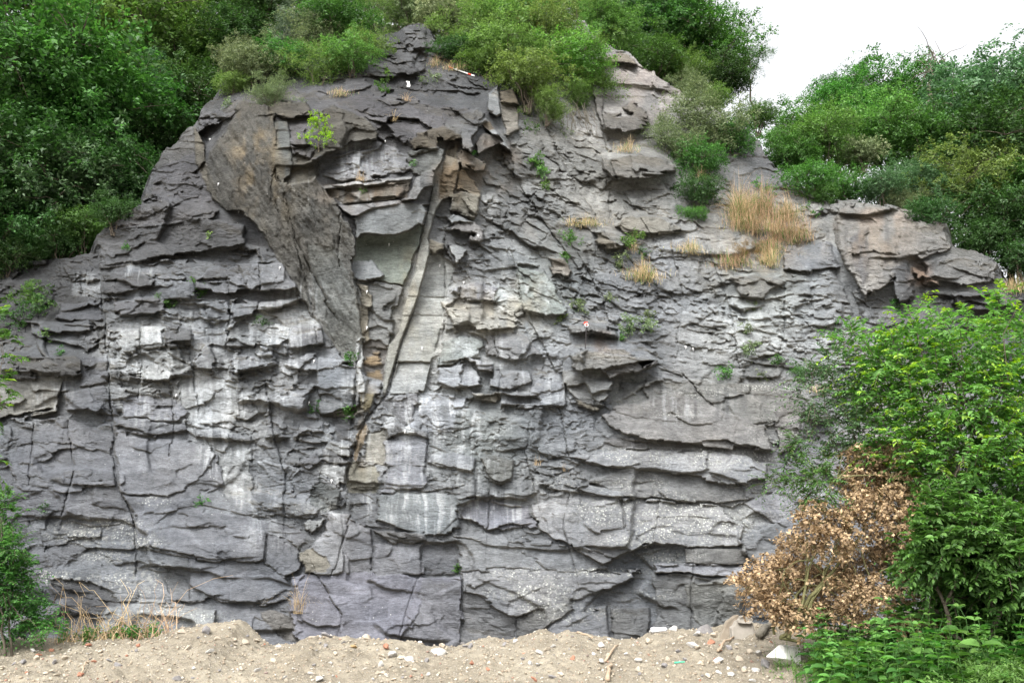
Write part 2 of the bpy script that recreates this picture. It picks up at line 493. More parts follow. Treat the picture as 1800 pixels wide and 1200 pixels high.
# ---- left wall
B([(-60,470),(60,455),(175,440),(178,700),(120,730),(-60,740)], -.25, .10, 0, None, .9)
B([(100,470),(172,445),(175,490),(110,490)], .05, .1, -.2, DK, .6)
B([(105,530),(170,530),(178,565),(155,570),(100,562)], .12, 0, .05, P_, .2)
B([(58,566),(150,570),(176,600),(150,615),(95,600),(60,590)], .1, .1, .2, G, .5)
B([(0,665),(112,665),(100,722),(-20,738),(-20,665)], .22, .0, .12, (.25,.235,.205), .15, flat=.5)
B([(20,628),(140,630),(180,655),(110,662),(0,664)], .3, 0, -.25, (.17,.16,.15), .5)
B([(140,625),(185,622),(187,672),(140,680)], .2, .1, 0, P_, .2)
B([(115,690),(180,678),(200,712),(205,738),(118,720)], .22, .05, -.25, P_, .35)
B([(30,760),(120,735),(200,770),(205,850),(110,850),(20,830)], .15, .05, .1, P_, .25)
B([(0,850),(100,860),(225,880),(235,915),(160,925),(0,905)], .2, 0, -.2, P_, .4)
B([(50,910),(150,905),(235,925),(240,965),(180,975),(110,950),(40,960)], .15, .05, .25, G, .25)
B([(170,962),(380,985),(420,1040),(370,1045),(340,1058),(240,1050),(100,1025),(90,1010)], .05, .0, .15, G, .4)
B([(90,1020),(160,1022),(210,1050),(200,1085),(130,1085)], -.12, 0, 0, DK, .4)
B([(185,1065),(280,1055),(390,1075),(400,1110),(280,1120),(170,1110)], .45, 0, .45, LT, .4)
B([(380,1062),(465,1072),(520,1135),(430,1140),(370,1110)], .2, .1, .35, P_, .15, flat=.6)
B([(330,985),(460,985),(500,1010),(520,1040),(470,1060),(390,1055),(335,1025)], .2, -.05, .1, P_, .2, flat=.4)
B([(205,760),(330,775),(392,790),(360,845),(300,870),(215,862)], .22, -.05, .08, P_, .10, flat=.8)
B([(212,865),(300,870),(350,845),(385,790),(420,800),(430,850),(400,890),(350,868),(240,905)], .1, -.1, .1, P_, .1, flat=.8)
B([(240,905),(350,885),(430,900),(520,925),(540,950),(470,978),(380,985),(300,970),(235,960)], .28, .0, .22, P_, .12, flat=.8)
B([(350,865),(400,850),(440,890),(420,905),(360,895)], .12, 0, .3, G, .1, flat=.5)
B([(392,950),(465,937),(468,980),(440,985),(378,980)], .42, -.05, .02, P_, .1, flat=.7)
B([(470,930),(540,935),(520,1000),(500,1012),(465,985)], .25, .1, .2, P_, .15, flat=.6)
B([(360,775),(440,775),(440,890),(395,870),(385,800)], .0, .1, .05, LT, .3, flat=.3)
B([(440,860),(500,850),(560,790),(600,850),(545,905),(500,905),(440,893)], .15, .2, .2, G, .35)
# left block wall courses
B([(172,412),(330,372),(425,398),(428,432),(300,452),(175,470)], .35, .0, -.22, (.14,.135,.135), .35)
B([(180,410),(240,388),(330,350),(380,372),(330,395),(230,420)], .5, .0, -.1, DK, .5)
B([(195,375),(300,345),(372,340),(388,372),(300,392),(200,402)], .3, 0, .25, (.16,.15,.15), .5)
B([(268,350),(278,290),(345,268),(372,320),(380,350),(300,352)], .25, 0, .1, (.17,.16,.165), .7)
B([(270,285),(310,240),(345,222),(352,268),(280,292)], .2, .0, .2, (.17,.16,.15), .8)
B([(215,468),(300,458),(418,455),(515,466),(520,478),(410,480),(280,490),(250,485)], .12, 0, .3, G, .2)
B([(182,478),(215,473),(262,490),(280,494),(240,512),(185,520)], .45, 0, -.35, DK, .35)
B([(275,492),(340,482),(345,523),(250,528)], .25, -.1, .0, G, .4)
B([(345,484),(418,462),(500,468),(520,505),(440,523),(345,508)], .40, .05, .1, (.18,.175,.18), .15)
B([(418,464),(516,462),(520,506),(440,524)], .55, .0, .12, (.19,.187,.19), .15, rough=.5)
B([(345,512),(520,510),(530,525),(420,535),(350,525)], -.1, 0, 0, DK, .3)
B([(405,530),(532,524),(500,540),(440,550),(410,556)], .4, 0, .4, G, .2)
B([(200,530),(250,527),(290,525),(290,552),(210,556)], .38, 0, -.15, (.17,.16,.16), .4)
B([(345,532),(402,532),(405,560),(380,567),(350,552)], .35, 0, -.1, G, .4)
B([(208,578),(288,573),(288,612),(235,620),(210,618)], .25, -.02, .02, LT, .12, flat=.3)
B([(290,575),(337,580),(340,612),(295,616)], .28, .15, -.2, DK, .7)
B([(405,570),(505,560),(508,600),(450,608),(400,590)], .18, .0, .15, LT, .5)
B([(448,545),(535,538),(560,572),(505,575),(450,570)], .1, 0, .05, LT, .25)
B([(505,592),(512,574),(566,571),(570,605),(508,614)], .5, -.05, .02, (.16,.157,.165), .15, rough=.4)
B([(340,642),(365,608),(382,640),(378,648),(345,648)], .45, .3, .3, G, .2)
B([(405,648),(420,620),(478,624),(484,638),(430,652)], .5, 0, -.1, G, .3)
B([(235,620),(330,618),(338,652),(290,668),(232,656)], .15, 0, .0, LT, .4)
B([(228,655),(290,668),(285,672),(226,668)], .3, 0, -.2, DK, .4)
B([(312,672),(345,652),(415,668),(416,738),(345,748),(318,715)], .05, .05, .02, LT, .15, flat=.2)
B([(210,702),(245,697),(318,712),(335,722),(310,737),(212,730)], .2, 0, .05, (.2,.2,.22), .12, flat=.5)
B([(200,735),(245,738),(325,742),(330,756),(270,764),(200,752)], .38, 0, -.1, P_, .3)
B([(345,748),(440,765),(440,775),(345,768)], .3, 0, -.1, G, .3)
B([(560,653),(598,642),(640,652),(652,668),(630,700),(620,735),(568,730),(562,690)], .45, -.12, .1, (.19,.195,.205), .22)
B([(568,733),(625,715),(650,700),(648,725),(600,735)], .2, 0, -.5, BR, .2)
B([(500,640),(560,612),(600,610),(620,640),(560,652)], .25, 0, .2, G, .4)
B([(530,655),(558,655),(565,675),(530,680)], -.15, 0, 0, DK, .5)
B([(470,690),(525,672),(560,690),(562,760),(470,770)], .15, .05, .05, G, .6)
# ---- the big overhanging buttress
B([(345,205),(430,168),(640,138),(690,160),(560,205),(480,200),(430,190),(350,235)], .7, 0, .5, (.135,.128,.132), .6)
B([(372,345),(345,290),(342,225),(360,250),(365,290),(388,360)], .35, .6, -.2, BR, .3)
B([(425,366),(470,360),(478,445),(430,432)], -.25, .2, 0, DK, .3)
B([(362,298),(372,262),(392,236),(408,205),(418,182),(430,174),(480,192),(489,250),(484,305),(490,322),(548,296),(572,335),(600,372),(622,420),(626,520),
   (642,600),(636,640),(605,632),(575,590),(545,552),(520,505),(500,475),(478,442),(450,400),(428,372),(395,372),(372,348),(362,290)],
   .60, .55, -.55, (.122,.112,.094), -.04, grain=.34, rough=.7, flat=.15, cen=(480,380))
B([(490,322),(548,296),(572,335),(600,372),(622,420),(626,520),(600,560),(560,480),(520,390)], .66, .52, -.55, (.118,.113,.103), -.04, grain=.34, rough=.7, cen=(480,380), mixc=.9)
B([(540,430),(600,440),(622,520),(641,600),(633,636),(600,620),(560,560)], .66, .52, -.55, (.18,.18,.168), -.04, grain=.22, rough=.6, cen=(480,380))
crack([(484,300),(478,330),(490,375)], .10, 1.6, .08, 25)
crack([(600,375),(596,420),(597,470)], .08, 1.5, .1)
crack([(500,340),(520,420),(560,500),(590,560)], .1, 2, .06)
# cap boulders right of it
B([(484,195),(590,190),(600,240),(560,292),(515,278),(503,218),(484,214)], 1.1, 0, .45, (.15,.142,.15), .45)
B([(510,268),(560,284),(575,300),(548,318),(500,325),(500,300)], .95, .05, -.55, (.13,.12,.10), .2)
B([(482,214),(505,216),(514,272),(509,308),(492,326),(482,290),(485,250)], 1.12, .25, -.25, (.165,.17,.16), .1, rough=.5)
B([(470,180),(540,178),(545,205),(500,215),(470,198)], 1.3, 0, -.2, (.13,.115,.09), .4)
B([(560,195),(592,187),(640,205),(670,235),(664,250),(600,272),(545,278),(575,240)], 1.35, .05, -.55, (.135,.12,.095), .4)
B([(590,185),(640,160),(740,180),(840,190),(850,225),(780,240),(740,212),(668,212),(640,206)], 1.0, .0, .55, (.145,.135,.14), .5)
B([(660,214),(740,214),(760,240),(700,262),(665,240)], .75, 0, -.1, (.15,.14,.145), .4)
B([(662,230),(675,215),(715,255),(718,275),(700,268)], .4, 0, -.5, DK, .3)
B([(735,235),(775,218),(805,222),(812,240),(770,245),(765,262),(720,262),(718,245)], 1.1, 0, -.65, (.13,.105,.07), .25)
B([(775,215),(838,188),(850,195),(842,225),(830,250),(822,275),(812,262),(808,235)], 1.15, .2, .1, (.19,.185,.18), .4)
B([(560,285),(610,250),(665,258),(715,270),(720,290),(690,310),(650,322),(600,318),(565,312)], .75, 0, .32, (.24,.235,.24), .45)
B([(600,255),(662,245),(718,268),(722,300),(700,310),(610,300)], .7, .05, .2, (.27,.265,.27), .4)
B([(715,265),(770,258),(782,262),(775,290),(768,308),(722,308)], 1.0, .1, -.2, (.17,.172,.16), .2, rough=.5)
B([(560,306),(600,318),(700,312),(722,304),(722,316),(600,328),(565,322)], .55, 0, -.4, DK, .2)
B([(568,326),(640,320),(720,314),(718,345),(690,352),(600,358),(578,345)], .8, .0, -.25, (.2,.165,.125), .25, rough=.6)
B([(718,346),(728,312),(758,298),(772,302),(768,325),(745,330),(735,352),(700,356)], 1.2, .2, .2, (.24,.235,.23), .3, rough=.5)
B([(566,328),(640,319),(722,312),(722,317),(640,325),(570,333)], 1.0, 0, 1.0, (.36,.35,.345), .1, rough=.5, edge=1.4)
B([(592,362),(690,352),(755,360),(700,372),(620,382)], .95, 0, 1.0, (.33,.31,.30), .2, rough=.5)
B([(622,384),(655,366),(735,357),(753,370),(746,392),(700,414),(660,415),(634,410),(624,425)], .92, .02, -.1, (.17,.175,.175), .05, rough=.5, flat=.8)
B([(623,420),(640,412),(700,414),(744,395),(735,440),(708,502),(660,492),(625,490)], .30, .06, -.15, (.165,.185,.155), .06, rough=.5, flat=.8)
B([(622,455),(650,455),(672,480),(650,492),(625,490)], .45, .1, .1, G, .25)
B([(624,492),(660,492),(706,505),(690,560),(684,610),(640,612),(636,560)], .25, .1, -.15, (.15,.15,.148), .6)
B([(628,495),(650,500),(648,600),(640,610),(632,560)], .35, .3, -.2, BR, .3)
# corner niches below
B([(634,605),(650,598),(668,602),(682,612),(680,640),(676,672),(645,660),(638,630)], -.05, .1, -.5, (.13,.115,.105), .2)
B([(640,628),(662,620),(676,640),(660,642),(640,640)], .05, 0, -.7, OR, .1, edge=6)
B([(647,652),(672,650),(672,668),(650,664)], -.1, 0, -.4, OR, .1, edge=5)
B([(625,600),(635,592),(640,640),(636,655),(643,690),(628,690),(624,650)], .35, .2, .1, LT, .3, rough=.4)
B([(645,668),(671,672),(668,690),(655,695),(640,688)], .3, .1, .5, (.27,.27,.285), .1, rough=.4)
B([(632,690),(657,692),(652,716),(640,722),(632,718)], .45, .05, -.3, (.2,.165,.09), .2, rough=.4)
# pale flake standing out and the smooth slab to its right
B([(757,438),(800,466),(785,520),(780,553),(768,600),(757,640),(745,690),(686,692),(700,620),(735,525),(752,470)], .05, -.12, .08, (.225,.225,.212), .05, rough=.1, flat=.7)
B([(700,636),(757,636),(745,692),(685,690)], .06, -.1, .1, (.26,.262,.26), .05, rough=.1, flat=.8, edge=3)
B([(766,300),(804,250),(806,300),(795,345),(778,350),(766,370),(752,420),(757,440),(748,470),(734,525),(704,600),(690,650),(678,692),(672,690),
   (682,610),(699,585),(712,533),(728,480),(744,400),(758,345)], .45, .8, .1, (.255,.248,.22), .05, rough=.08, edge=3, grain=.06, cen=(735,500))
B([(783,262),(806,252),(804,262),(806,305),(795,345),(772,352),(772,330),(776,300)], .55, .3, -.1, (.22,.18,.13), .3, rough=.5)
B([(806,292),(848,336),(848,345),(820,338),(800,330)], .45, .1, -.5, (.2,.155,.10), .2)
B([(795,335),(848,342),(846,365),(835,385),(795,372)], .5, .0, -.35, (.2,.18,.14), .2)
B([(840,210),(852,205),(895,258),(898,268),(880,255),(862,235)], 1.15, .3, .3, LT, .2, rough=.4)
B([(835,250),(850,235),(880,240),(885,250),(850,265),(838,275)], .75, .1, .3, (.25,.22,.19), .1, rough=.4)
B([(848,215),(862,210),(870,225),(860,228)], .7, 0, -.6, OR, .1)
B([(878,175),(905,175),(912,200),(910,230),(890,240),(880,200)], .25, -.2, .1, (.30,.26,.21), .1, rough=.4, flat=.4)
B([(878,160),(902,158),(915,185),(905,182),(880,180)], .6, 0, -.5, (.26,.2,.13), .1, rough=.4)
B([(858,165),(876,150),(880,200),(872,205),(858,195)], .75, .3, 0, LT, .1, rough=.4)
B([(806,262),(825,275),(855,290),(852,300),(832,302),(806,296)], .7, 0, -.3, (.21,.175,.135), .2)
B([(790,385),(800,375),(835,388),(835,392),(812,388),(808,390),(795,392)], .5, 0, .3, LT, .2)
B([(752,420),(782,430),(782,438),(770,445),(752,445)], .3, 0, -.5, BR, .2)
B([(782,425),(790,432),(807,465),(800,468),(787,448)], .2, .6, -.5, DK, .1, edge=1.5)
B([(790,430),(818,442),(812,462),(806,466),(795,445)], .4, -.2, .2, LT, .1, edge=1.5)
B([(798,405),(835,410),(828,425),(845,424),(848,410),(838,388),(800,390)], .4, .1, -.05, (.25,.23,.22), .15)
# ---- centre ramp
B([(820,496),(872,502),(880,522),(868,530),(820,528),(790,515),(800,500)], .22, .1, .2, (.24,.235,.25), .5)
B([(872,500),(900,505),(945,545),(940,550),(918,545),(885,548),(872,525)], .1, -.05, .05, GG, .15)
B([(905,470),(960,480),(990,530),(995,553),(965,556),(925,540),(905,510)], .25, .1, -.05, GG, .35)
B([(780,530),(830,535),(870,528),(900,545),(905,590),(860,600),(800,580)], .15, .0, .2, (.34,.32,.28), .5)
B([(776,600),(800,590),(845,600),(850,628),(815,635),(775,638)], .2, -.05, .1, (.22,.235,.225), .15)
B([(850,590),(925,590),(950,625),(900,632),(860,625)], .2, .05, .15, (.2,.195,.195), .35)
B([(775,642),(820,636),(835,655),(845,672),(800,680),(770,668)], .22, .05, .3, (.26,.265,.28), .15)
B([(822,630),(862,640),(865,660),(836,652)], .4, 0, -.2, P_, .3)
B([(860,655),(930,650),(935,670),(895,685),(862,680)], .3, 0, .1, G, .2)
B([(945,665),(990,670),(994,712),(975,717),(945,715),(930,690)], .4, .0, -.1, (.22,.225,.24), .2)
B([(830,688),(885,690),(872,705),(835,702)], .3, 0, -.3, BR, .3)
B([(880,690),(945,690),(955,715),(880,712)], .3, .05, .0, G, .3)
B([(700,693),(733,693),(735,730),(713,745),(700,725),(692,700)], .25, -.1, -.05, (.16,.155,.16), .15, rough=.5)
B([(673,692),(690,700),(712,742),(708,748),(690,725),(676,705)], .15, .9, -.2, DK, .1, edge=1.5)
B([(735,690),(820,700),(800,735),(795,758),(750,760),(713,748),(733,725)], .1, .08, .25, (.30,.305,.325), .2, flat=.2)
B([(672,748),(700,742),(710,748),(750,758),(750,772),(720,768),(700,762),(675,772)], .4, 0, -.25, (.17,.165,.165), .3)
B([(640,760),(672,752),(685,800),(680,815),(640,812)], -.1, .1, .05, (.27,.25,.21), .1, flat=.4)
B([(620,810),(625,760),(640,740),(645,752),(632,790),(624,812)], .05, .2, 0, OR, .1, edge=2)
B([(615,812),(660,815),(668,832),(665,860),(612,862),(608,850)], -.1, 0, .15, (.22,.2,.15), .3)
B([(672,775),(712,760),(750,772),(748,810),(730,818),(690,818),(672,812)], .15, -.05, .05, (.25,.25,.27), .2)
B([(690,820),(745,815),(750,855),(700,862),(670,862)], .25, .1, .2, (.2,.2,.22), .1, flat=.4)
B([(585,735),(612,738),(614,775),(590,778),(583,760)], .1, .0, -.4, DK, .2)
B([(570,790),(580,772),(614,782),(614,805),(590,800)], .4, 0, .3, LT, .15)
B([(565,790),(592,797),(612,815),(590,820),(568,812)], .35, 0, -.3, DK, .3)
B([(527,815),(555,798),(565,815),(538,830),(527,822)], .45, .1, .2, P_, .2)
B([(558,820),(612,820),(608,855),(585,845),(560,835)], .25, .05, .25, LT, .2)
B([(547,855),(560,840),(595,862),(590,890),(570,898),(548,880)], .15, .3, -.4, (.1,.105,.1), .5)
B([(532,1005),(580,905),(620,905),(612,960),(600,1010)], .4, -.15, .15, (.235,.23,.235), .1, flat=.7)
B([(535,920),(548,912),(568,915),(545,935)], .55, 0, .2, LT, .1)
B([(528,975),(550,968),(572,980),(580,1000),(532,1008)], .45, 0, .1, (.25,.22,.17), .1)
B([(600,905),(655,928),(655,1010),(600,1010)], .28, .1, .05, (.21,.205,.215), .1, flat=.5)
B([(660,930),(742,932),(744,950),(715,962),(690,955)], .55, .0, -.35, (.16,.15,.145), .25)
B([(655,955),(700,955),(742,960),(742,1008),(655,1010)], .25, .05, .02, (.2,.195,.205), .1, flat=.5)
B([(745,960),(800,945),(808,1005),(745,1010)], .1, .1, .1, P_, .3)
B([(665,865),(735,865),(795,868),(835,875),(800,885),(812,930),(745,938),(700,925),(665,912)], .35, -.02, .08, (.2,.21,.215), .12, flat=.3)
B([(800,884),(838,876),(930,892),(942,922),(900,925),(860,932),(820,912)], .2, .0, .25, (.23,.225,.25), .12, flat=.3)
B([(750,800),(790,795),(838,805),(835,830),(800,822),(752,812)], .35, 0, .1, (.25,.25,.26), .15)
B([(845,805),(870,800),(905,812),(900,840),(875,850),(855,830)], .5, 0, -.35, (.16,.155,.14), .3)
B([(800,945),(860,935),(1000,960),(1060,985),(1065,1000),(1020,1003),(900,1000),(812,1005)], .3, 0, .15, (.215,.215,.22), .12, flat=.4)
B([(512,1012),(600,1006),(700,1008),(740,1015),(810,1012),(812,1140),(514,1145)], .42, .0, .22, (.185,.178,.205), .2, flat=.9)
B([(745,1018),(808,1020),(810,1140),(700,1140),(730,1090)], .35, .05, .02, (.19,.185,.195), .15, flat=.4)
B([(812,1005),(930,1000),(1060,1003),(1130,1005),(1000,1060),(905,1085),(812,1140)], .45, .0, .35, (.235,.23,.235), .12, flat=.5)
B([(905,1088),(1005,1050),(1010,1062),(920,1130),(905,1140)], .38, .05, -.1, (.16,.155,.15), .2)
B([(812,1040),(850,1050),(903,1085),(904,1145),(812,1145)], .2, .1, -.05, (.17,.165,.165), .4)
B([(460,1070),(480,1065),(520,1085),(520,1130),(490,1110),(465,1090)], .1, .1, -.2, (.17,.155,.14), .6)
# ---- right: slabs
B([(1040,640),(1060,612),(1100,612),(1130,645),(1154,634),(1156,638),(1120,655),(1085,664),(1060,668),(1010,650),(985,655)], .8, .1, -.25, (.205,.19,.18), .35)
B([(1000,625),(1030,612),(1065,620),(1110,625),(1155,635),(1085,642),(1055,655),(1010,650)], 1.0, .05, .4, (.215,.205,.19), .4)
B([(990,652),(1030,648),(1058,650),(1073,675),(1072,700),(1058,715),(1015,705),(993,680)], .62, .1, -.1, (.24,.235,.225), .5)
B([(1010,702),(1056,716),(1044,722),(1018,714)], .4, 0, -.8, BR, .2)
B([(1072,668),(1130,655),(1200,672),(1320,674),(1410,686),(1400,730),(1300,745),(1180,740),(1140,735),(1075,722)], .1, .05, .05, (.215,.205,.19), .3)
B([(1075,672),(1130,660),(1140,720),(1100,725),(1078,715)], -.2, .1, .2, (.25,.245,.23), .15)
B([(1088,678),(1102,676),(1104,722),(1090,722)], -.1, 0, .1, (.12,.115,.11), .1, edge=5)
B([(1130,705),(1190,690),(1230,705),(1280,730),(1340,745),(1350,790),(1240,780),(1150,775),(1090,765),(1050,730)], .45, 0, .35, (.225,.21,.20), .15, flat=.4)
B([(1060,640+130),(1200,778),(1353,795),(1360,810),(1200,800),(1060,785)], .05, 0, -.2, (.17,.16,.155), .3)
B([(1000,800),(1100,788),(1250,790),(1345,812),(1340,845),(1250,850),(1180,830),(1100,825)], .42, 0, .5, (.30,.295,.30), .2, flat=.2)
B([(1360,720),(1400,690),(1412,720),(1395,790),(1365,800)], .35, .5, 0, (.16,.145,.135), .3)
B([(1412,700),(1450,715),(1460,740),(1420,735)], .5, 0, -.4, (.17,.16,.155), .3)
B([(945,850),(1000,840),(1110,868),(1095,880),(1000,862)], .35, 0, .2, G, .3)
B([(1030,842),(1100,820),(1240,840),(1300,850),(1330,870),(1290,888),(1200,882),(1110,872)], .25, .0, -.02, (.24,.235,.235), .3)
B([(935,890),(1030,868),(1150,880),(1260,890),(1310,920),(1300,955),(1210,960),(1150,950),(1060,990),(1000,958),(945,925)], .42, 0, .42, (.27,.265,.27), .15, flat=.3)
B([(1205,962),(1240,960),(1312,966),(1312,992),(1205,990)], .5, .0, -.25, (.185,.175,.165), .2, rough=.5)
B([(1150,992),(1240,990),(1312,995),(1310,1015),(1230,1010),(1155,1008)], .5, 0, .8, (.30,.295,.315), .2)
B([(1150,1010),(1300,1015),(1312,1090),(1240,1120),(1150,1100)], .3, .15, -.15, (.2,.195,.19), .4)
B([(1210,1030),(1290,1010),(1312,1050),(1300,1100),(1250,1115),(1215,1080)], .55, .3, -.3, (.2,.195,.18), .3)
B([(965,1105),(1000,1080),(1068,1065),(1075,1135),(960,1135)], .45, 0, .05, (.2,.2,.212), .15)
B([(1075,1070),(1140,1070),(1140,1110),(1120,1130),(1078,1135)], .25, .05, -.1, (.15,.145,.14), .3)
B([(1300,945),(1330,915),(1380,920),(1400,1000),(1320,1010)], .25, .2, .2, G, .2)
B([(1310,880),(1400,850),(1460,860),(1480,1000),(1330,1010),(1380,930)], .35, .1, .15, (.25,.245,.26), .2, flat=.2)
# right middle and outcrop
B([(1380,438),(1455,420),(1468,430),(1480,470),(1440,480),(1375,470)], .3, .0, .25, G, .4)
B([(1280,490),(1330,480),(1380,500),(1340,525),(1300,520)], .45, 0, -.35, (.17,.16,.145), .4)
B([(1060,283),(1110,268),(1185,290),(1190,300),(1150,310),(1080,320),(1063,300)], .75, 0, -.3, (.165,.15,.13), .35)
B([(1110,268),(1150,272),(1188,300),(1160,306),(1115,300)], .95, .0, .1, (.19,.18,.165), .3)
B([(1040,60+90),(1060,160),(1060,200),(1130,212),(1135,225),(1060,232),(1048,200)], .45, 0, -.1, (.17,.155,.14), .4)
B([(1060,202),(1125,200),(1135,226),(1100,232),(1062,228)], .75, 0, -.35, (.15,.135,.12), .3)
B([(1095,190),(1110,178),(1135,200),(1138,214),(1120,208)], .8, .5, -.3, (.14,.12,.105), .2)
B([(1045,102),(1085,92),(1110,100),(1115,112),(1065,110)], .7, 0, -.4, (.21,.17,.12), .3)
B([(1075,394),(1110,380),(1160,385),(1205,403),(1150,410),(1110,408)], .45, 0, -.3, (.22,.2,.165), .25)
B([(1038,405),(1075,402),(1105,410),(1098,430),(1088,438),(1065,425)], .55, .1, -.2, (.2,.195,.185), .3)
B([(1045,408),(1068,418),(1090,436),(1068,445),(1050,430)], .4, .2, -.7, (.14,.12,.09), .2)
B([(965,452),(990,455),(1005,480),(1000,490),(975,485)], .5, .3, -.4, (.19,.16,.13), .3)
B([(1000,570),(1040,565),(1085,580),(1088,592),(1060,585),(1005,590)], .5, 0, -.2, (.14,.135,.13), .3)
B([(1460,380),(1490,360),(1570,365),(1595,385),(1660,395),(1672,435),(1600,460),(1560,500),(1520,520),(1490,480),(1465,420)], .55, .12, .1, (.255,.235,.215), .5)
B([(1495,415),(1520,405),(1530,460),(1515,500),(1500,470)], .6, .1, -.1, (.11,.105,.11), .3, edge=8, mixc=.7)
B([(1565,470),(1600,455),(1610,520),(1580,530)], .55, .1, -.1, (.10,.098,.10), .3, edge=7, mixc=.8)
B([(1605,468),(1640,465),(1650,500),(1610,500)], .6, 0, .1, (.32,.2,.13), .4, edge=10, mixc=.7)
B([(1600,460),(1680,445),(1750,465),(1745,490),(1700,500),(1640,490)], .45, 0, .1, (.2,.19,.18), .5)
B([(1670,515),(1760,510),(1800,530),(1760,545),(1680,540)], .5, 0, -.2, DK, .4)
B([(1560,590),(1600,565),(1640,530),(1660,560),(1640,600),(1580,610)], .5, 0, .3, (.16,.15,.155), .3)
crack([(1462,380),(1470,440),(1490,500),(1508,560),(1512,600)], .45, 7, .2, 30)
crack([(172,438),(177,500),(184,570),(190,640),(193,700),(202,780),(206,850),(228,895),(240,930),(236,965)], .18, 1.5, .10, 26)
crack([(812,1010),(812,1140)], .12, 1.6)
crack([(1070,1068),(1074,1140)], .25, 2.5)
crack([(655,930),(655,1010)], .1, 2); crack([(743,935),(740,1010)], .08, 2)
crack([(665,865),(664,915)], .1, 1.6); crack([(1095,878),(1097,930)], .1, 2)
crack([(838,800),(838,875)], .15, 1.8, .1, 12); crack([(750,765),(748,812)], .1, 1.6, -.12, 16)
crack([(470,940),(466,985)], .08, 1.8); crack([(333,985),(334,1050)], .07, 2)
crack([(240,905),(238,1010)], .08, 2)
crack([(416,668),(440,700),(470,745)], .05, 1.5); crack([(1048,365),(1045,722),(1046,740)], .03, 1)
crack([(780,440),(782,560),(775,640)], .06, 1.6, .08, 30)
crack([(700,522),(780,524)], .05, 1.2); crack([(690,553),(780,556)], .04, 1.2); crack([(695,638),(757,636)], .05, 1.2)
crack([(1045,722),(1045,755)], .1, 1.5); crack([(1030,582),(1030,612)], .12, 1.5)
crack([(1068,320),(1075,390)], .1, 1.6); crack([(1110,312),(1110,335)], .1, 1.6)
crack([(1380,530),(1378,600),(1365,640)], .1, 2, .1, 25)
crack([(618,745),(622,700),(628,640),(636,600)], .18, 2.4)
crack([(680,692),(640,740),(618,800),(605,860)], .16, 2.2)

for pts, dp, wd_, st_, fl in [([(520,430),(545,520),(560,620),(556,700)],.06,1.5,.10,40),([(300,690),(306,745),(300,800)],.08,1.6,.08,30),([(245,560),(250,640),(244,700)],.08,1.6,.10,30),
 ([(338,570),(336,640),(345,700)],.08,1.6,-.10,26),([(400,500),(404,560),(398,620)],.08,1.6,.09,26),([(455,440),(460,500),(452,560)],.10,1.6,.10,26),([(470,690),(480,760),(500,830),(500,900)],.08,1.6,-.10,30),
 ([(620,900),(600,960),(585,1010)],.08,1.6,.08,24),([(870,600),(880,660),(875,720)],.06,1.5,.09,30),([(905,470),(920,540),(960,620),(990,680)],.05,1.5,.12,36),([(930,740),(925,800),(940,860)],.06,1.5,.10,34),
 ([(985,720),(1000,800)],.06,1.5,.08,26),([(1030,470),(1060,520),(1075,600)],.06,1.6,.12,34),([(1180,420),(1200,520),(1190,600)],.05,1.6,.09,40),([(1260,480),(1290,560),(1300,640)],.06,1.6,.10,40),
 ([(900,300),(950,380),(1000,450)],.06,1.8,.14,44),([(960,230),(1010,320),(1060,400)],.06,1.8,-.14,44),([(1060,240),(1090,330),(1130,390)],.05,1.6,.10,40),([(1140,640),(1200,660),(1240,700)],.05,1.6,.08,30),
 ([(1000,870),(990,930),(1010,1000)],.05,1.5,.07,40),([(1160,880),(1150,950)],.05,1.5,.07,34),([(860,870),(856,935)],.05,1.4,-.06,26),([(120,740),(130,830),(110,905)],.08,1.6,.08,34),([(60,735),(50,850)],.07,1.6,.07,30),
 ([(560,1010),(600,1080),(590,1140)],.05,1.5,.06,34),([(735,1015),(715,1080),(700,1140)],.06,1.5,.06,30),([(1220,990),(1215,1100)],.07,1.6,.10,30)]:
    crack(pts, dp, wd_, st_, fl)

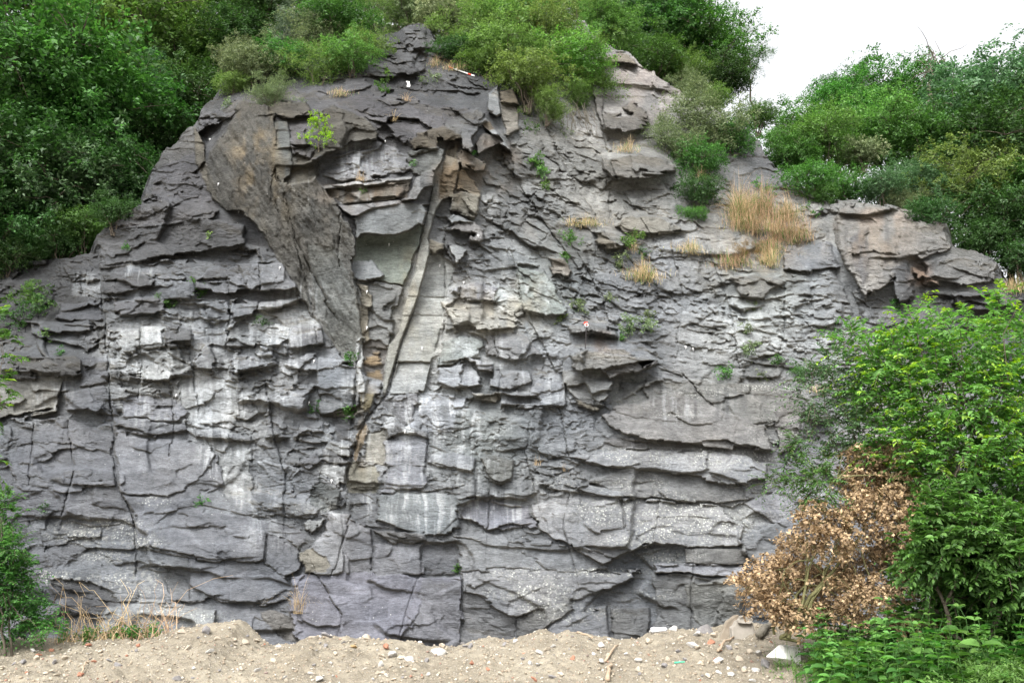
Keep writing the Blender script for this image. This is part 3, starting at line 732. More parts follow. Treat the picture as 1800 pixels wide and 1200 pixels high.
for pts, a, *r in [
 ([(30,916),(90,906),(160,925),(235,918)],.18),([(240,905),(300,898),(360,888),(420,903),(500,920),(545,937)],.10),
 ([(235,962),(290,970),(370,985),(460,980)],.16),([(60,962),(150,945),(185,962)],.15),([(90,1022),(150,1052),(200,1060),(260,1056),(340,1060),(400,1045)],.25),
 ([(370,1055),(430,1060),(500,1066)],.15),([(610,863),(680,860),(730,866),(790,858),(832,850)],.22),([(600,905),(650,927),(742,938)],.16),
 ([(800,880),(835,873),(880,884),(932,892)],.4),([(850,934),(900,922),(942,924)],.35,20,14),([(665,932),(700,945),(745,948)],.15),
 ([(800,940),(870,958),(930,955),(1000,960),(1060,982)],.14),([(980,850),(1030,866),(1100,876),(1160,878),(1200,882),(1260,886),(1330,878)],.28),
 ([(1000,805),(1050,820),(1115,822)],.15),([(1105,852),(1180,842)],.12),([(1080,768),(1130,774),(1200,780),(1273,775),(1330,786),(1360,796)],.34),
 ([(1150,993),(1200,992),(1315,994)],.3),([(1000,960),(1100,985),(1180,960)],.15),([(1130,905),(1250,912),(1320,930)],.08),
 ([(1070,720),(1140,738),(1200,745)],.08),([(1180,693),(1300,690),(1400,700)],.05),
 ([(200,752),(270,766),(330,757),(345,768),(440,776),(470,764)],.25),([(345,742),(380,748),(440,765)],.2),
 ([(180,522),(250,528),(340,527),(440,528)],.2),([(195,565),(290,556),(390,566),(505,540)],.14),([(208,620),(290,616),(345,648),(430,652),(490,637)],.22),
 ([(225,668),(290,670),(345,650)],.2),([(100,568),(178,572)],.2),([(20,628),(140,630)],.15),([(0,738),(100,724),(200,738)],.14),
 ([(30,850),(110,862),(205,852)],.16),([(0,790),(60,775),(130,780),(200,800)],.16),([(175,470),(300,455),(425,432),(440,452)],.3),
 ([(200,404),(300,394),(390,372)],.25),([(240,388),(330,350),(372,342)],.15),([(278,330),(330,322),(372,335)],.12),([(275,300),(320,285),(358,290)],.15),
 ([(510,614),(570,606),(600,612)],.25),([(500,690),(560,655)],.12),([(470,765),(540,760),(585,775)],.15),([(560,735),(620,715),(650,700)],.3),
 ([(440,895),(500,905),(548,912),(570,900)],.2),([(500,850),(527,825),(560,835)],.15),([(440,862),(500,852),(530,845)],.1),
 ([(478,208),(545,205),(570,225)],.25),([(545,282),(600,275),(665,252)],.3),([(700,265),(718,278),(765,262),(805,240)],.25),
 ([(620,425),(640,412),(700,415),(746,396)],.35,14,20),([(565,325),(640,330),(722,318)],.2),([(600,360),(690,352)],.25),
 ([(795,374),(835,386),(850,376)],.25),([(808,392),(838,392)],.15),([(840,424),(860,420),(895,418)],.2,18,8),([(780,405),(815,412),(828,422)],.15),
 ([(798,468),(830,460),(872,456)],.14),([(930,440),(965,455),(1000,468)],.2),([(905,470),(935,490),(945,497)],.16),([(845,432),(900,440),(930,450)],.12),
 ([(835,525),(870,532),(880,522)],.25),([(785,522),(835,532)],.08),([(905,545),(965,556),(1000,552)],.3),([(880,498),(920,500),(975,525),(1000,540)],.16),
 ([(772,638),(815,634),(835,632)],.2),([(800,675),(830,683),(858,675)],.22),([(770,590),(800,580),(845,595)],.08),([(850,628),(900,635),(950,628)],.15),
 ([(760,690),(830,702),(880,710),(975,718),(995,712)],.18),([(750,758),(795,760),(840,745)],.12),([(838,770),(900,775),(950,765)],.1),
 ([(750,812),(800,824),(838,832)],.22),([(850,838),(878,850),(900,842)],.3),([(900,800),(960,810),(1000,800)],.14),([(690,862),(750,858)],.12),
 ([(950,818),(1010,828)],.15),([(945,870),(1000,862)],.12),
 ([(1000,590),(1040,583),(1090,594)],.28),([(1000,478),(1060,500),(1130,515)],.14),([(960,490),(1010,512),(1040,530)],.14),([(1070,505),(1130,513),(1220,520)],.2),
 ([(1150,520),(1180,525),(1205,540)],.2),([(1130,450),(1165,478),(1190,495)],.14),([(1190,505),(1235,515),(1280,510)],.16),([(1110,452),(1200,455),(1250,462)],.2),
 ([(1110,410),(1170,410),(1230,405)],.22),([(1100,362),(1200,368)],.1),([(1030,525),(1060,535),(1080,545)],.16),([(1000,560),(1085,578),(1150,575)],.12),
 ([(1250,515),(1300,520),(1345,525),(1400,515)],.25),([(1260,555),(1330,560),(1400,556),(1500,562)],.2),([(1270,490),(1340,482),(1400,492),(1480,500)],.15),
 ([(1200,575),(1260,585),(1330,580),(1380,590)],.18),([(1380,610),(1440,615),(1500,608)],.2),([(1180,600),(1230,615),(1290,612)],.16),([(1130,560),(1200,570)],.12),
 ([(1290,625),(1340,640),(1430,648)],.2),([(1230,640),(1280,645)],.14),([(1350,540),(1420,545),(1480,535)],.14),([(1400,480),(1480,478)],.12),
 ([(1160,655),(1200,662),(1260,660)],.1),([(1340,380),(1400,370),(1450,385)],.12),([(1370,430),(1420,425),(1460,418)],.15),
 ([(1060,232),(1100,235),(1140,226)],.3),([(1060,320),(1120,322),(1190,305)],.3),([(1040,150),(1100,148),(1200,160)],.14),([(1000,230),(1060,240),(1180,245)],.12),
 ([(1130,190),(1200,196)],.1),([(1050,110),(1110,114),(1160,135)],.2),([(940,330),(990,350),(1050,380)],.14),([(900,350),(960,365),(1010,395)],.12),
 ([(1000,260),(1060,285)],.1),([(1080,385),(1140,375),(1200,385)],.1),([(770,140),(830,155),(885,160)],.22),([(690,150),(760,160),(850,165)],.2),
 ([(660,100),(700,110),(765,105)],.25),([(660,85),(720,90),(770,80)],.2),([(640,130),(700,128),(770,135)],.25),([(780,160),(860,168)],.2),
 ([(700,180),(770,182),(850,178)],.12),([(440,205),(480,198),(520,206)],.2),([(350,230),(400,215),(430,185)],.2),
 ([(1560,500),(1620,490),(1700,505)],.2),([(1590,455),(1640,440),(1672,438)],.3),([(1480,510),(1530,540),(1600,540),(1700,530),(1800,545)],.3),
 ([(1660,465),(1740,490),(1790,510)],.25),([(1500,560),(1560,575),(1600,560)],.2),([(1470,640),(1560,650)],.2),([(1420,760),(1500,765)],.2),([(1400,735),(1460,745)],.2),
 ([(820,1065),(865,1068)],.12),([(1000,1030),(1060,1025),(1120,1030)],.08),([(830,870),(860,880)],.1),([(710,1075),(740,1105)],.1)]:
    ledge(pts, a * .58, *(r if r else ()))

def blur(a, r):
    for ax in (0, 1):
        c = np.cumsum(np.pad(a, [(r + 1, r) if k == ax else (0, 0) for k in (0, 1)], mode='edge'), axis=ax, dtype=np.float64)
        n = a.shape[ax]
        a = ((np.take(c, np.arange(2 * r + 1, 2 * r + 1 + n), ax) - np.take(c, np.arange(0, n), ax)) / (2 * r + 1)).astype(np.float32)
    return a

# ---- weathering: streaks below seeps, lichen, iron staining (each with its own outline)
fine = fbm(X / 7, Y / 7, 71, 3, .6)
col_n = fbm(PX / 8 + hx * .12, PY / 110, 81, 4, .6) + .5 * (i3 - .5)             # runs down the face
col_n2 = fbm(PX / 4, PY / 40, 84, 3, .6)
def patch(px, py, rx, ry, soft=.5):
    d = np.hypot((X - px) / rx, (Y - py) / ry) + .35 * fbm(X / 40, Y / 40, 91, 3)
    return 1 - sstep(1 - soft, 1 + soft, d)
def tint(m, c, a=1.0):
    k = np.clip(m * a, 0, 1)[..., None]
    CR[:] = CR * (1 - k) + np.array(c, np.float32) * k
WHT = (.62, .62, .62)
streak = np.zeros_like(X)
for px, py, rx, ry, a in [(240,600,60,40,.9),(300,640,70,40,1.),(470,590,70,55,.8),(380,690,80,70,1.1),(280,720,60,40,.6),(395,780,40,70,1.),(430,830,30,60,.9),(350,590,80,50,.8),
   (600,790,30,40,1.3),(600,830,25,30,1.2),(640,880,40,30,1.),(60,690,60,40,.7),(490,660,40,40,.6),(240,480,30,20,.8),(770,740,70,40,1.1),(720,900,90,45,.7),(860,900,60,35,1.),
   (730,810,70,40,.6),(830,800,50,60,.9),(690,760,50,30,.6),(620,700,20,40,1.),(920,520,70,40,.6),(960,690,40,30,.6),(1180,720,40,30,.6),(480,920,40,50,.5),(870,640,70,60,.5),
   (530,560,40,60,.7),(150,500,30,20,.7),(850,490,60,40,.5),(620,900,60,30,.7),(930,860,80,60,.3),(600,60+270,80,30,.6),(620,280,30,30,1.),(670,270,30,25,1.)]:
    streak = np.maximum(streak, a * patch(px, py, rx, ry))
sm = streak * sstep(.0, .55, col_n * .9 + .35 * col_n2 + .12)
tint(sm * (.55 + .9 * i2), WHT, .62)
tint(streak * sstep(.15, .6, -col_n), (.11, .11, .11), .3)
# water-darkened runs
for px, py, rx, ry, a in [(1240,700,90,30,.7),(1380,750,30,50,.6),(1095,700,12,40,.6),(1530,440,50,60,.5),(1600,500,30,40,.5),(300,620,150,60,.4),(560,640,50,80,.3)]:
    tint(patch(px, py, rx, ry) * sstep(.0, .5, fbm(X / 12, Y / 160, 87, 3)), (.09, .088, .088), a)
# iron and clay staining
for px, py, rx, ry, c, a in [(445,270,30,70,(.40,.30,.18),.6),(470,300,60,90,(.25,.19,.11),.5),(790,310,25,50,(.30,.20,.11),.5),(860,290,60,40,(.30,.20,.12),.5),(870,520,90,30,(.32,.27,.19),.5),
   (900,560,60,30,(.40,.35,.27),.5),(635,770,12,50,(.30,.21,.10),.5),(720,490,14,60,(.32,.26,.16),.4),(740,600,50,50,(.25,.225,.17),.3),(640,700,20,20,(.30,.22,.08),.6),
   (1100,130,70,50,(.42,.34,.29),.5),(1180,170,60,60,(.40,.32,.28),.4),(1060,600,25,15,(.30,.19,.13),.5),(1540,420,60,50,(.33,.25,.18),.5),(1620,480,30,20,(.30,.2,.14),.5),
   (1560,380,60,14,(.42,.33,.27),.6),(1350,420,100,50,(.42,.34,.26),.45),(1000,400,60,40,(.33,.28,.22),.4),(600,370,40,60,(.22,.18,.13),.3),(640,340,60,20,(.28,.18,.11),.5),(1300,490,90,30,(.24,.22,.18),.4)]:
    tint(patch(px, py, rx, ry, .7) * sstep(-.35, .4, fbm(X / 22, Y / 34, 95, 4)), c, a)
# sheltered undersides keep a brown skin, broken faces are bluish: same depth of tone, another hue
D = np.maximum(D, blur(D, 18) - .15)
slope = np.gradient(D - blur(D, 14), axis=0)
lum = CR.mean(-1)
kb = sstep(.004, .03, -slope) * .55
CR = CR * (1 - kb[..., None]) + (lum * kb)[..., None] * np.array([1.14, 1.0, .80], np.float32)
CR = CR * (1 - .35 * patch(60, 560, 130, 170, .6))[..., None]   # shade of the trees painted into the rock colour of the left wall
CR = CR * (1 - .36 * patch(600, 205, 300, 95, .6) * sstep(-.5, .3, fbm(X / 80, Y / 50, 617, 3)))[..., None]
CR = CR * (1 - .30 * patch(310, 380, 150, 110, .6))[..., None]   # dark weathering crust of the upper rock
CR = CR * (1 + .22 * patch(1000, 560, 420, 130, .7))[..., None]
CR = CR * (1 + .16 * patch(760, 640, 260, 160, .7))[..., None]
bl = fbm(X / 95, Y / 60, 613, 4)[..., None]
CR = CR * (1 + .22 * bl * np.array([1.0, .9, .75], np.float32))
# pale crustose lichen, in sheets of small rosettes: kept as a mask, broken up in the material
LM = np.zeros_like(X)
for px, py, rx, ry, a in [(150,935,60,22,1.),(200,930,60,20,.9),(240,955,50,12,.8),(120,1015,70,12,.9),(240,1020,50,30,.9),(190,975,40,14,.8),(290,1080,90,14,1.),(340,1085,60,10,.9),
   (940,1040,70,18,1.),(960,1060,40,28,1.),(930,1010,70,10,.8),(1060,1005,90,8,.8),(1000,1080,80,16,.5),(1200,910,90,34,1.),(1250,930,60,30,1.),(1120,950,60,14,.8),(1060,900,60,24,.7),
   (1070,885,60,10,.8),(1170,800,110,14,.8),(1280,810,70,16,.8),(1100,850,60,14,.6),(1330,850,60,20,.6),(1380,760,60,40,.5),(1230,690,40,8,.7),(1350,680,70,8,.8),(1200,728,40,6,.7),
   (1420,880,60,40,.6),(1300,900,30,30,.8),(980,850,40,20,.4),(560,890,60,14,.3),(270,880,30,10,.5),(1420,690,30,20,.5),(1150,870,70,10,.6),(1150,1045,60,10,.4),(1180,975,60,14,.6)]:
    LM = np.maximum(LM, a * patch(px, py, rx, ry, .6))
# rim polish: edges of ledges are scrubbed paler, hollows hold dark algae (follows real relief at block scale)

# ---- outline of the rock against what stands behind it
OUT = [(-200,470),(60,462),(118,455),(168,440),(172,412),(205,385),(255,350),(268,300),(285,270),(318,240),(345,208),(352,190),(372,172),(385,150),(405,128),(430,112),(470,70),(520,40),
 (600,60),(640,75),(665,68),(690,55),(715,44),(735,40),(760,60),(775,85),(800,60),(880,20),(1000,10),(1060,75),(1085,90),(1110,95),(1130,118),(1165,140),(1200,158),(1240,180),(1290,210),(1322,232),(1340,262),
 (1350,285),(1380,305),(1410,325),(1440,340),(1460,358),(1500,352),(1560,360),(1600,372),(1660,388),(1675,430),(1720,440),(1745,462),(1760,485),(1800,515),(2000,545),(2000,1300),(-200,1300)]
so = sdist(OUT, X + wx * .6, Y + wy * .6)
back = np.clip(-so, 0, 400)
D = D - sstep(0, 6, back) * .1
KEEP = so > -34
YF = YM - D                                          # final distance of the surface
# bring the last step between neighbours to something a rock edge could be
kk = (600.0 - Y) / FPX
T = YF / (CP - kk * SP)
VX = T * (X - 900.0) / FPX; VZ = CAM_Z + T * (SP + kk * CP)
VZ = VZ - back * (YF / FPX) * 1.6
YB = YF + back * .12                                # past the brow the rock runs back under the soil
H_, W_ = X.shape
V = np.stack([VX * YB / YF, YB, VZ], -1).reshape(-1, 3)
idx = np.arange(H_ * W_).reshape(H_, W_)
q = np.stack([idx[:-1, :-1], idx[1:, :-1], idx[1:, 1:], idx[:-1, 1:]], -1)
km = KEEP[:-1, :-1] & KEEP[1:, 1:] & KEEP[1:, :-1] & KEEP[:-1, 1:]
q = q[km]
used = np.zeros(H_ * W_, bool); used[q.ravel()] = True
remap = np.cumsum(used) - 1
q = remap[q]
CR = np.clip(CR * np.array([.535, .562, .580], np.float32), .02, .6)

m, t, o = mat_new('weathered_schist')
at_ = t.nodes.new('ShaderNodeAttribute'); at_.attribute_name = 'stone'
am_ = t.nodes.new('ShaderNodeAttribute'); am_.attribute_name = 'wear'
sp_ = t.nodes.new('ShaderNodeSeparateColor'); t.links.new(am_.outputs['Color'], sp_.inputs[0])
v0 = coords(t)
vs = coords(t, (1, 1, 3.2), (0, R(6), 0))            # fine bedding
n_a = noise(t, vs, 2.2, 8, .62)
n_b = noise(t, vs, 11, 8, .68)
n_c = noise(t, v0, 45, 6, .7)
n_d = noise(t, coords(t, (6, 6, .8)), 1.2, 6, .6)    # runs
c = mix(t, 1.0, at_.outputs['Color'], ramp(t, n_a, [(.3, .70), (.7, 1.28)]), 'MULTIPLY')
c = mix(t, 1.0, c, ramp(t, n_b, [(.28, .62), (.72, 1.36)]), 'MULTIPLY')
c = mix(t, 1.0, c, ramp(t, n_c, [(.25, .72), (.75, 1.28)]), 'MULTIPLY')
c = mix(t, 1.0, c, ramp(t, n_d, [(.3, .86), (.7, 1.12)]), 'MULTIPLY')
hue = mix(t, noise(t, v0, .9, 4, .5), (1.04, 1.0, .95), (.96, 1.0, 1.05))
c = mix(t, 1.0, c, hue, 'MULTIPLY')
# lichen rosettes
vo = t.nodes.new('ShaderNodeTexVoronoi'); vo.inputs['Scale'].default_value = 17
wv = mix(t, .06, v0, t.nodes.new('ShaderNodeTexNoise').outputs['Color'])
t.links.new(wv, vo.inputs['Vector'])
spots = ramp(t, mth(t, 'ADD', vo.outputs['Distance'], mth(t, 'MULTIPLY', n_c, .5)), [(.42, 1.0), (.62, 0.0)])
clump = ramp(t, noise(t, v0, 2.6, 5, .6), [(.40, 0.0), (.56, 1.0)])
lm = mth(t, 'MULTIPLY', mth(t, 'MULTIPLY', sp_.outputs[0], 1.3), mth(t, 'MULTIPLY', spots, clump), True)
lbg = mth(t, 'MULTIPLY', sp_.outputs[0], ramp(t, noise(t, v0, 9, 6, .7), [(.48, 0.0), (.62, .55)]), True)
c = mix(t, lbg, c, (.30, .305, .285))
c = mix(t, mth(t, 'MULTIPLY', lm, .8), c, (.46, .47, .43))
# scattered tiny specks all over
vo2 = t.nodes.new('ShaderNodeTexVoronoi'); vo2.inputs['Scale'].default_value = 7; t.links.new(v0, vo2.inputs['Vector'])
sp2 = mth(t, 'MULTIPLY', ramp(t, vo2.outputs['Distance'], [(.06, 1.0), (.10, 0.0)]), ramp(t, noise(t, v0, 1.1, 3, .5), [(.5, 0.0), (.62, .7)]))
c = mix(t, sp2, c, (.38, .38, .36))
hb = mth(t, 'ADD', mth(t, 'MULTIPLY', n_b, .6), mth(t, 'MULTIPLY', n_c, .25))
hb = mth(t, 'ADD', hb, mth(t, 'MULTIPLY', noise(t, vs, 5, 8, .6), .8))
p = principled(t, o, c, .82, .25, hb, 1.0, .09)
sm_ = mth(t, 'SUBTRACT', 1.0, mth(t, 'MULTIPLY', sp_.outputs[1], .55))
for n in t.nodes:
    if n.type == 'BUMP': t.links.new(sm_, n.inputs['Strength'])
ROCK = m
me = mesh_np('rock_cliff', V[used], q, ROCK, smooth=True)
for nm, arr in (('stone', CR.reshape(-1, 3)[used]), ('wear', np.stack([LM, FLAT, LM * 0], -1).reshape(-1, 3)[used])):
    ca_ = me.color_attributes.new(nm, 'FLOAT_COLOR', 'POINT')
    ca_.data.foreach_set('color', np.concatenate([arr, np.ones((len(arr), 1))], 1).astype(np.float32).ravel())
cliff = link('rock_cliff', me)
tag(cliff, kind='structure')
print('cliff', len(me.vertices), round(time.time() - T0, 1))

def on_rock(px, py, off=0.0):
    yy = float(bil(YF, gx_[0], gy_[0], STEP, STEP, np.array([px], np.float64), np.array([py], np.float64))[0])
    return at(px, py, yy - off)

# ================================================================== HILLSIDE AND GROUND
soil = plain_mat('leaf_litter_soil', (.045, .035, .022), (.03, .045, .018), 3, .95, .6, .05)
RIM = [(-700,520,27),(-300,480,26.5),(0,462,25.8),(150,430,25.8),(250,350,26.6),(320,260,27.5),(400,140,28.5),(480,80,28.6),(600,85,28.2),(740,60,28.2),(880,60,29.5),(1050,100,31),
       (1130,140,31),(1240,200,31.5),(1340,285,30.5),(1450,365,28.2),(1600,385,28.2),(1680,440,28.2),(1760,500,28.2),(1850,530,28.2),(2100,560,28.5),(2600,600,29)]
RP = np.array([tuple(at(*r)) for r in RIM])
def rim(x):
    return np.interp(x, RP[:, 0], RP[:, 1]), np.interp(x, RP[:, 0], RP[:, 2])
def hill_z(x, y):
    ry, rz = rim(x)
    tt = y - ry
    sl = np.interp(x, [-20, -8, -4, 3, 8, 20], [.78, .78, .45, .45, .34, .42])
    return rz - .35 + np.where(tt < 0, tt * 1.2, tt * sl * (1 - .004 * np.clip(tt, 0, 60))) + .25 * fbm(x / 3.1, y / 3.1, 301, 3)
hx_ = np.linspace(-46, 46, 260); ht_ = np.concatenate([np.linspace(-1.6, 0, 6), np.linspace(.3, 60, 150)])
HX, HT = np.meshgrid(hx_, ht_)
HY = rim(HX)[0] + HT
HZ = hill_z(HX, HY)
hi = np.arange(HX.size).reshape(HX.shape)
hq = np.stack([hi[:-1, :-1], hi[:-1, 1:], hi[1:, 1:], hi[1:, :-1]], -1).reshape(-1, 4)
tag(link('hill', mesh_np('hill', np.stack([HX, HY, HZ], -1).reshape(-1, 3), hq, soil, True)), kind='structure')

# the ground: one sheet out to the horizon, with the spoil bank of dug earth in front of the rock
m, t, o = mat_new('dug_earth')
v0 = coords(t)
na, nb, nc = noise(t, v0, 1.3, 6, .6), noise(t, v0, 9, 8, .7), noise(t, v0, 60, 6, .7)
c = mix(t, ramp(t, na, [(.35, 0.0), (.65, 1.0)]), (.19, .165, .125), (.27, .24, .185))
c = mix(t, 1.0, c, ramp(t, nb, [(.25, .66), (.7, 1.2)]), 'MULTIPLY')
c = mix(t, 1.0, c, ramp(t, nc, [(.25, .75), (.75, 1.2)]), 'MULTIPLY')
vo = t.nodes.new('ShaderNodeTexVoronoi'); vo.inputs['Scale'].default_value = 26; t.links.new(v0, vo.inputs['Vector'])
peb = ramp(t, vo.outputs['Distance'], [(.18, 1.0), (.30, 0.0)])
pc = mix(t, vo.outputs['Color'], (.24, .19, .15), (.5, .47, .43))
c = mix(t, mth(t, 'MULTIPLY', peb, .75), c, pc)
hh = mth(t, 'ADD', mth(t, 'MULTIPLY', peb, .5), mth(t, 'ADD', mth(t, 'MULTIPLY', nb, .8), mth(t, 'MULTIPLY', nc, .4)))
principled(t, o, c, .95, .15, hh, .9, .035)
EARTH = m
CREST = [(-60,1120),(0,1128),(60,1118),(120,1126),(200,1120),(290,1118),(310,1107),(380,1098),(430,1100),(455,1118),(480,1131),(530,1132),(545,1120),(570,1112),(620,1118),(700,1122),(750,1130),(800,1134),
         (860,1128),(900,1131),(930,1118),(955,1112),(980,1117),(1000,1112),(1050,1120),(1090,1126),(1120,1122),(1150,1108),(1190,1102),(1230,1108),(1270,1100),(1310,1098),(1350,1105),(1420,1112),(1500,1100),(1700,1050),(1900,1010)]
CRY = 14.6
CPW = np.array([tuple(at(a, b, CRY)) for a, b in CREST])
def ground_z(x, y):
    zc = np.interp(x, CPW[:, 0], CPW[:, 2]) + .012 * fbm(x * 3, y * 0, 311, 3)
    near = .05 + .10 * sstep(9, 12, y) + np.clip((x - 3.2) * .10, 0, .6) * sstep(4, 9, y)
    k = sstep(10.5, CRY, y)
    z = near * (1 - k) + zc * k
    kb = sstep(CRY, CRY + 1.6, y)
    z = z * (1 - kb) + (-.25) * kb
    amp = sstep(4, 10, y) * (1 - .6 * kb)
    z = z + amp * (.09 * fbm(x * .9, y * .9, 321, 4) +   .070 * fbm(x * 4, y * 4, 331, 4) + .035 * np.abs(fbm(x * 14, y * 14, 341, 3)))
    far = np.hypot(x, y - 12)
    return z * (1 - sstep(14, 40, far)) + 0 * far
ax_ = np.concatenate([[-400, -200, -100, -60, -40, -28, -20, -15], np.arange(-12, 12.01, .022), [15, 20, 28, 40, 60, 100, 200, 400]])
ay_ = np.concatenate([[-400, -200, -80, -30, -10, 0, 4, 7, 9], np.arange(10, 16.6, .022), np.arange(16.8, 22, .4), [26, 34, 50, 80, 150, 400]])
AX, AY = np.meshgrid(ax_, ay_)
AZ = ground_z(AX, AY)
AZ = np.where(AY > 19.5, AZ - .8, AZ)
ai = np.arange(AX.size).reshape(AX.shape)
aq = np.stack([ai[:-1, :-1], ai[:-1, 1:], ai[1:, 1:], ai[1:, :-1]], -1).reshape(-1, 4)
tag(link('ground', mesh_np('ground', np.stack([AX, AY, AZ], -1).reshape(-1, 3), aq, EARTH, True)), kind='structure')
print('ground', round(time.time() - T0, 1))

def gz(x, y): return float(ground_z(np.array([x], float), np.array([y], float))[0])
def on_ground(px, py, y0=14.0):
    """where the bearing of photo pixel (px, py) meets the ground"""
    lo, hi_ = 7.0, CRY
    best = None
    for y in np.linspace(lo, hi_, 160):
        p = at(px, py, y)
        if p.z <= gz(p.x, y) + .005:
            best = p; break
    if best is None: best = at(px, py, CRY)
    best.z = gz(best.x, best.y)
    return best

# ================================================================== FOLIAGE
def unit(a): return a / (np.linalg.norm(a, axis=-1, keepdims=True) + 1e-9)

def leaves_arr(P, A, Nn, L, Wd, fold=.18):
    """leaf blades: base P, direction A, face normal Nn, length L, width Wd (arrays). 4 corners each, one folded quad"""
    A = unit(A); Bv = unit(np.cross(Nn, A)); Nn = unit(np.cross(A, Bv))
    L = np.asarray(L).reshape(-1, 1); Wd = np.asarray(Wd).reshape(-1, 1)
    v0 = P
    v1 = P + A * L * .45 + Bv * Wd * .5 + Nn * Wd * fold
    v2 = P + A * L - Nn * L * .12
    v3 = P + A * L * .45 - Bv * Wd * .5 + Nn * Wd * fold
    V = np.stack([v0, v1, v2, v3], 1).reshape(-1, 3)
    n = len(P)
    F = np.arange(4 * n).reshape(n, 4)
    return V, F

def big_leaves(P, A, Nn, L, Wd, fold=.15):
    """broad pointed blades in six quads, for plants close to the camera"""
    A = unit(A); Bv = unit(np.cross(Nn, A)); Nn = unit(np.cross(A, Bv))
    L = np.asarray(L).reshape(-1, 1); Wd = np.asarray(Wd).reshape(-1, 1)
    rows = []
    for s, wv, dr in ((0, .06, 0), (.25, .40, .02), (.5, .48, .0), (.78, .26, -.08), (1.0, .02, -.2)):
        c = P + A * L * s + Nn * L * dr
        rows += [c + Bv * Wd * wv + Nn * Wd * fold * (wv > .1), c, c - Bv * Wd * wv + Nn * Wd * fold * (wv > .1)]
    V = np.stack(rows, 1).reshape(-1, 3)
    n = len(P)
    f = []
    for r in range(4):
        a = r * 3
        f += [[a, a + 1, a + 4, a + 3], [a + 1, a + 2, a + 5, a + 4]]
    F = (np.array(f)[None] + np.arange(n)[:, None, None] * 15).reshape(-1, 4)
    return V, F

def tubes(paths, sides=5):
    """paths: list of (points (k,3), radii (k)). One mesh of tapering limbs"""
    VV, FF, off = [], [], 0
    for pts, rad in paths:
        pts = np.asarray(pts, float); k = len(pts)
        d = np.gradient(pts, axis=0); d = unit(d)
        ref = np.array([0, 0, 1.0]) if abs(d[0, 2]) < .8 else np.array([1.0, 0, 0])
        a = unit(np.cross(d, ref)); b = np.cross(d, a)
        th = np.arange(sides) / sides * 2 * np.pi
        ring = pts[:, None] + np.asarray(rad, float)[:, None, None] * (a[:, None] * np.cos(th)[None, :, None] + b[:, None] * np.sin(th)[None, :, None])
        VV.append(ring.reshape(-1, 3))
        i = np.arange(k - 1)[:, None] * sides; j = np.arange(sides)[None]
        j2 = (j + 1) % sides
        f = np.stack([i + j, i + j2, i + sides + j2, i + sides + j], -1).reshape(-1, 4)
        FF.append(f + off); off += k * sides
    return np.concatenate(VV), np.concatenate(FF)

def curve_pts(p0, p1, sag, rng, k=6, wob=.05):
    p0, p1 = np.array(p0, float), np.array(p1, float)
    s = np.linspace(0, 1, k)[:, None]
    L = np.linalg.norm(p1 - p0)
    p = p0 + (p1 - p0) * s
    p[:, 2] += (np.sin(s[:, 0] * np.pi) * sag * L)
    w_ = rng.normal(0, wob * L, (k, 3)); w_[0] = 0; w_[-1] = 0
    return p + w_ * .5

BARK = plain_mat('bark', (.07, .055, .04), (.14, .12, .095), 14, .95, .8, .02)
BARKG = plain_mat('pale_bark', (.20, .18, .15), (.12, .11, .085), 14, .95, .8, .02)

def lobes_in(rng, n, rx=1.0, ry=.9, rz=.85, rmin=.28, rmax=.48, c=(0, 0, 0)):
    out = []
    for i in range(n):
        d = rng.normal(size=3); d /= np.linalg.norm(d)
        r = rng.random() ** .45
        rr = rng.uniform(rmin, rmax)
        p = d * r * np.array([rx - rr * .8, ry - rr * .8, rz - rr * .7])
        out.append((*(p + np.array(c)), rr))
    return out

def foliage(rng, lobes, n, leaf, spray=.16, up=.5, droop=0.0, wid=.55, inner=.25, big=False, nper=14, flat_=.62):
    """leaves in small sprays set over every lobe; lobes (x, y, z, r)"""
    Lb = np.array(lobes)
    w_ = Lb[:, 3] ** 2; w_ /= w_.sum()
    ns = max(1, n // nper)
    k = rng.choice(len(Lb), ns, p=w_)
    d = unit(rng.normal(size=(ns, 3)) + np.array([0, 0, .25]))
    r = Lb[k, 3:4] * (1 - inner * rng.random((ns, 1)) ** 1.5) * (1 + .18 * rng.normal(size=(ns, 1)))
    c = Lb[k, :3] + d * r * np.array([1.12, 1.12, flat_])
    ax = unit(d * .9 + rng.normal(size=(ns, 3)) * .55 + np.array([0, 0, .15 - droop]))
    sl = spray * rng.uniform(.6, 1.4, (ns, 1))
    s = rng.random((ns, nper, 1))
    P = c[:, None] + ax[:, None] * (s - .3) * sl[:, None] + rng.normal(size=(ns, nper, 3)) * leaf * .45
    P[..., 2] -= (droop * .6 + .12) * (s[..., 0] ** 2) * sl
    side = unit(np.cross(ax, np.array([0, 0, 1.0]) + rng.normal(size=(ns, 3)) * .3))[:, None] * rng.choice([-1, 1], (ns, nper, 1))
    A = ax[:, None] * rng.uniform(.2, 1.0, (ns, nper, 1)) + side * .9 + rng.normal(size=(ns, nper, 3)) * .35 + np.array([0, 0, -droop * .5])
    Nn = np.array([0, 0, up + .35]) + d[:, None] * .75 + rng.normal(size=(ns, nper, 3)) * .32
    L = leaf * rng.uniform(.65, 1.35, ns * nper)
    f = big_leaves if big else leaves_arr
    return f(P.reshape(-1, 3), A.reshape(-1, 3), Nn.reshape(-1, 3), L, L * wid * rng.uniform(.85, 1.15, ns * nper)), c, ax, sl

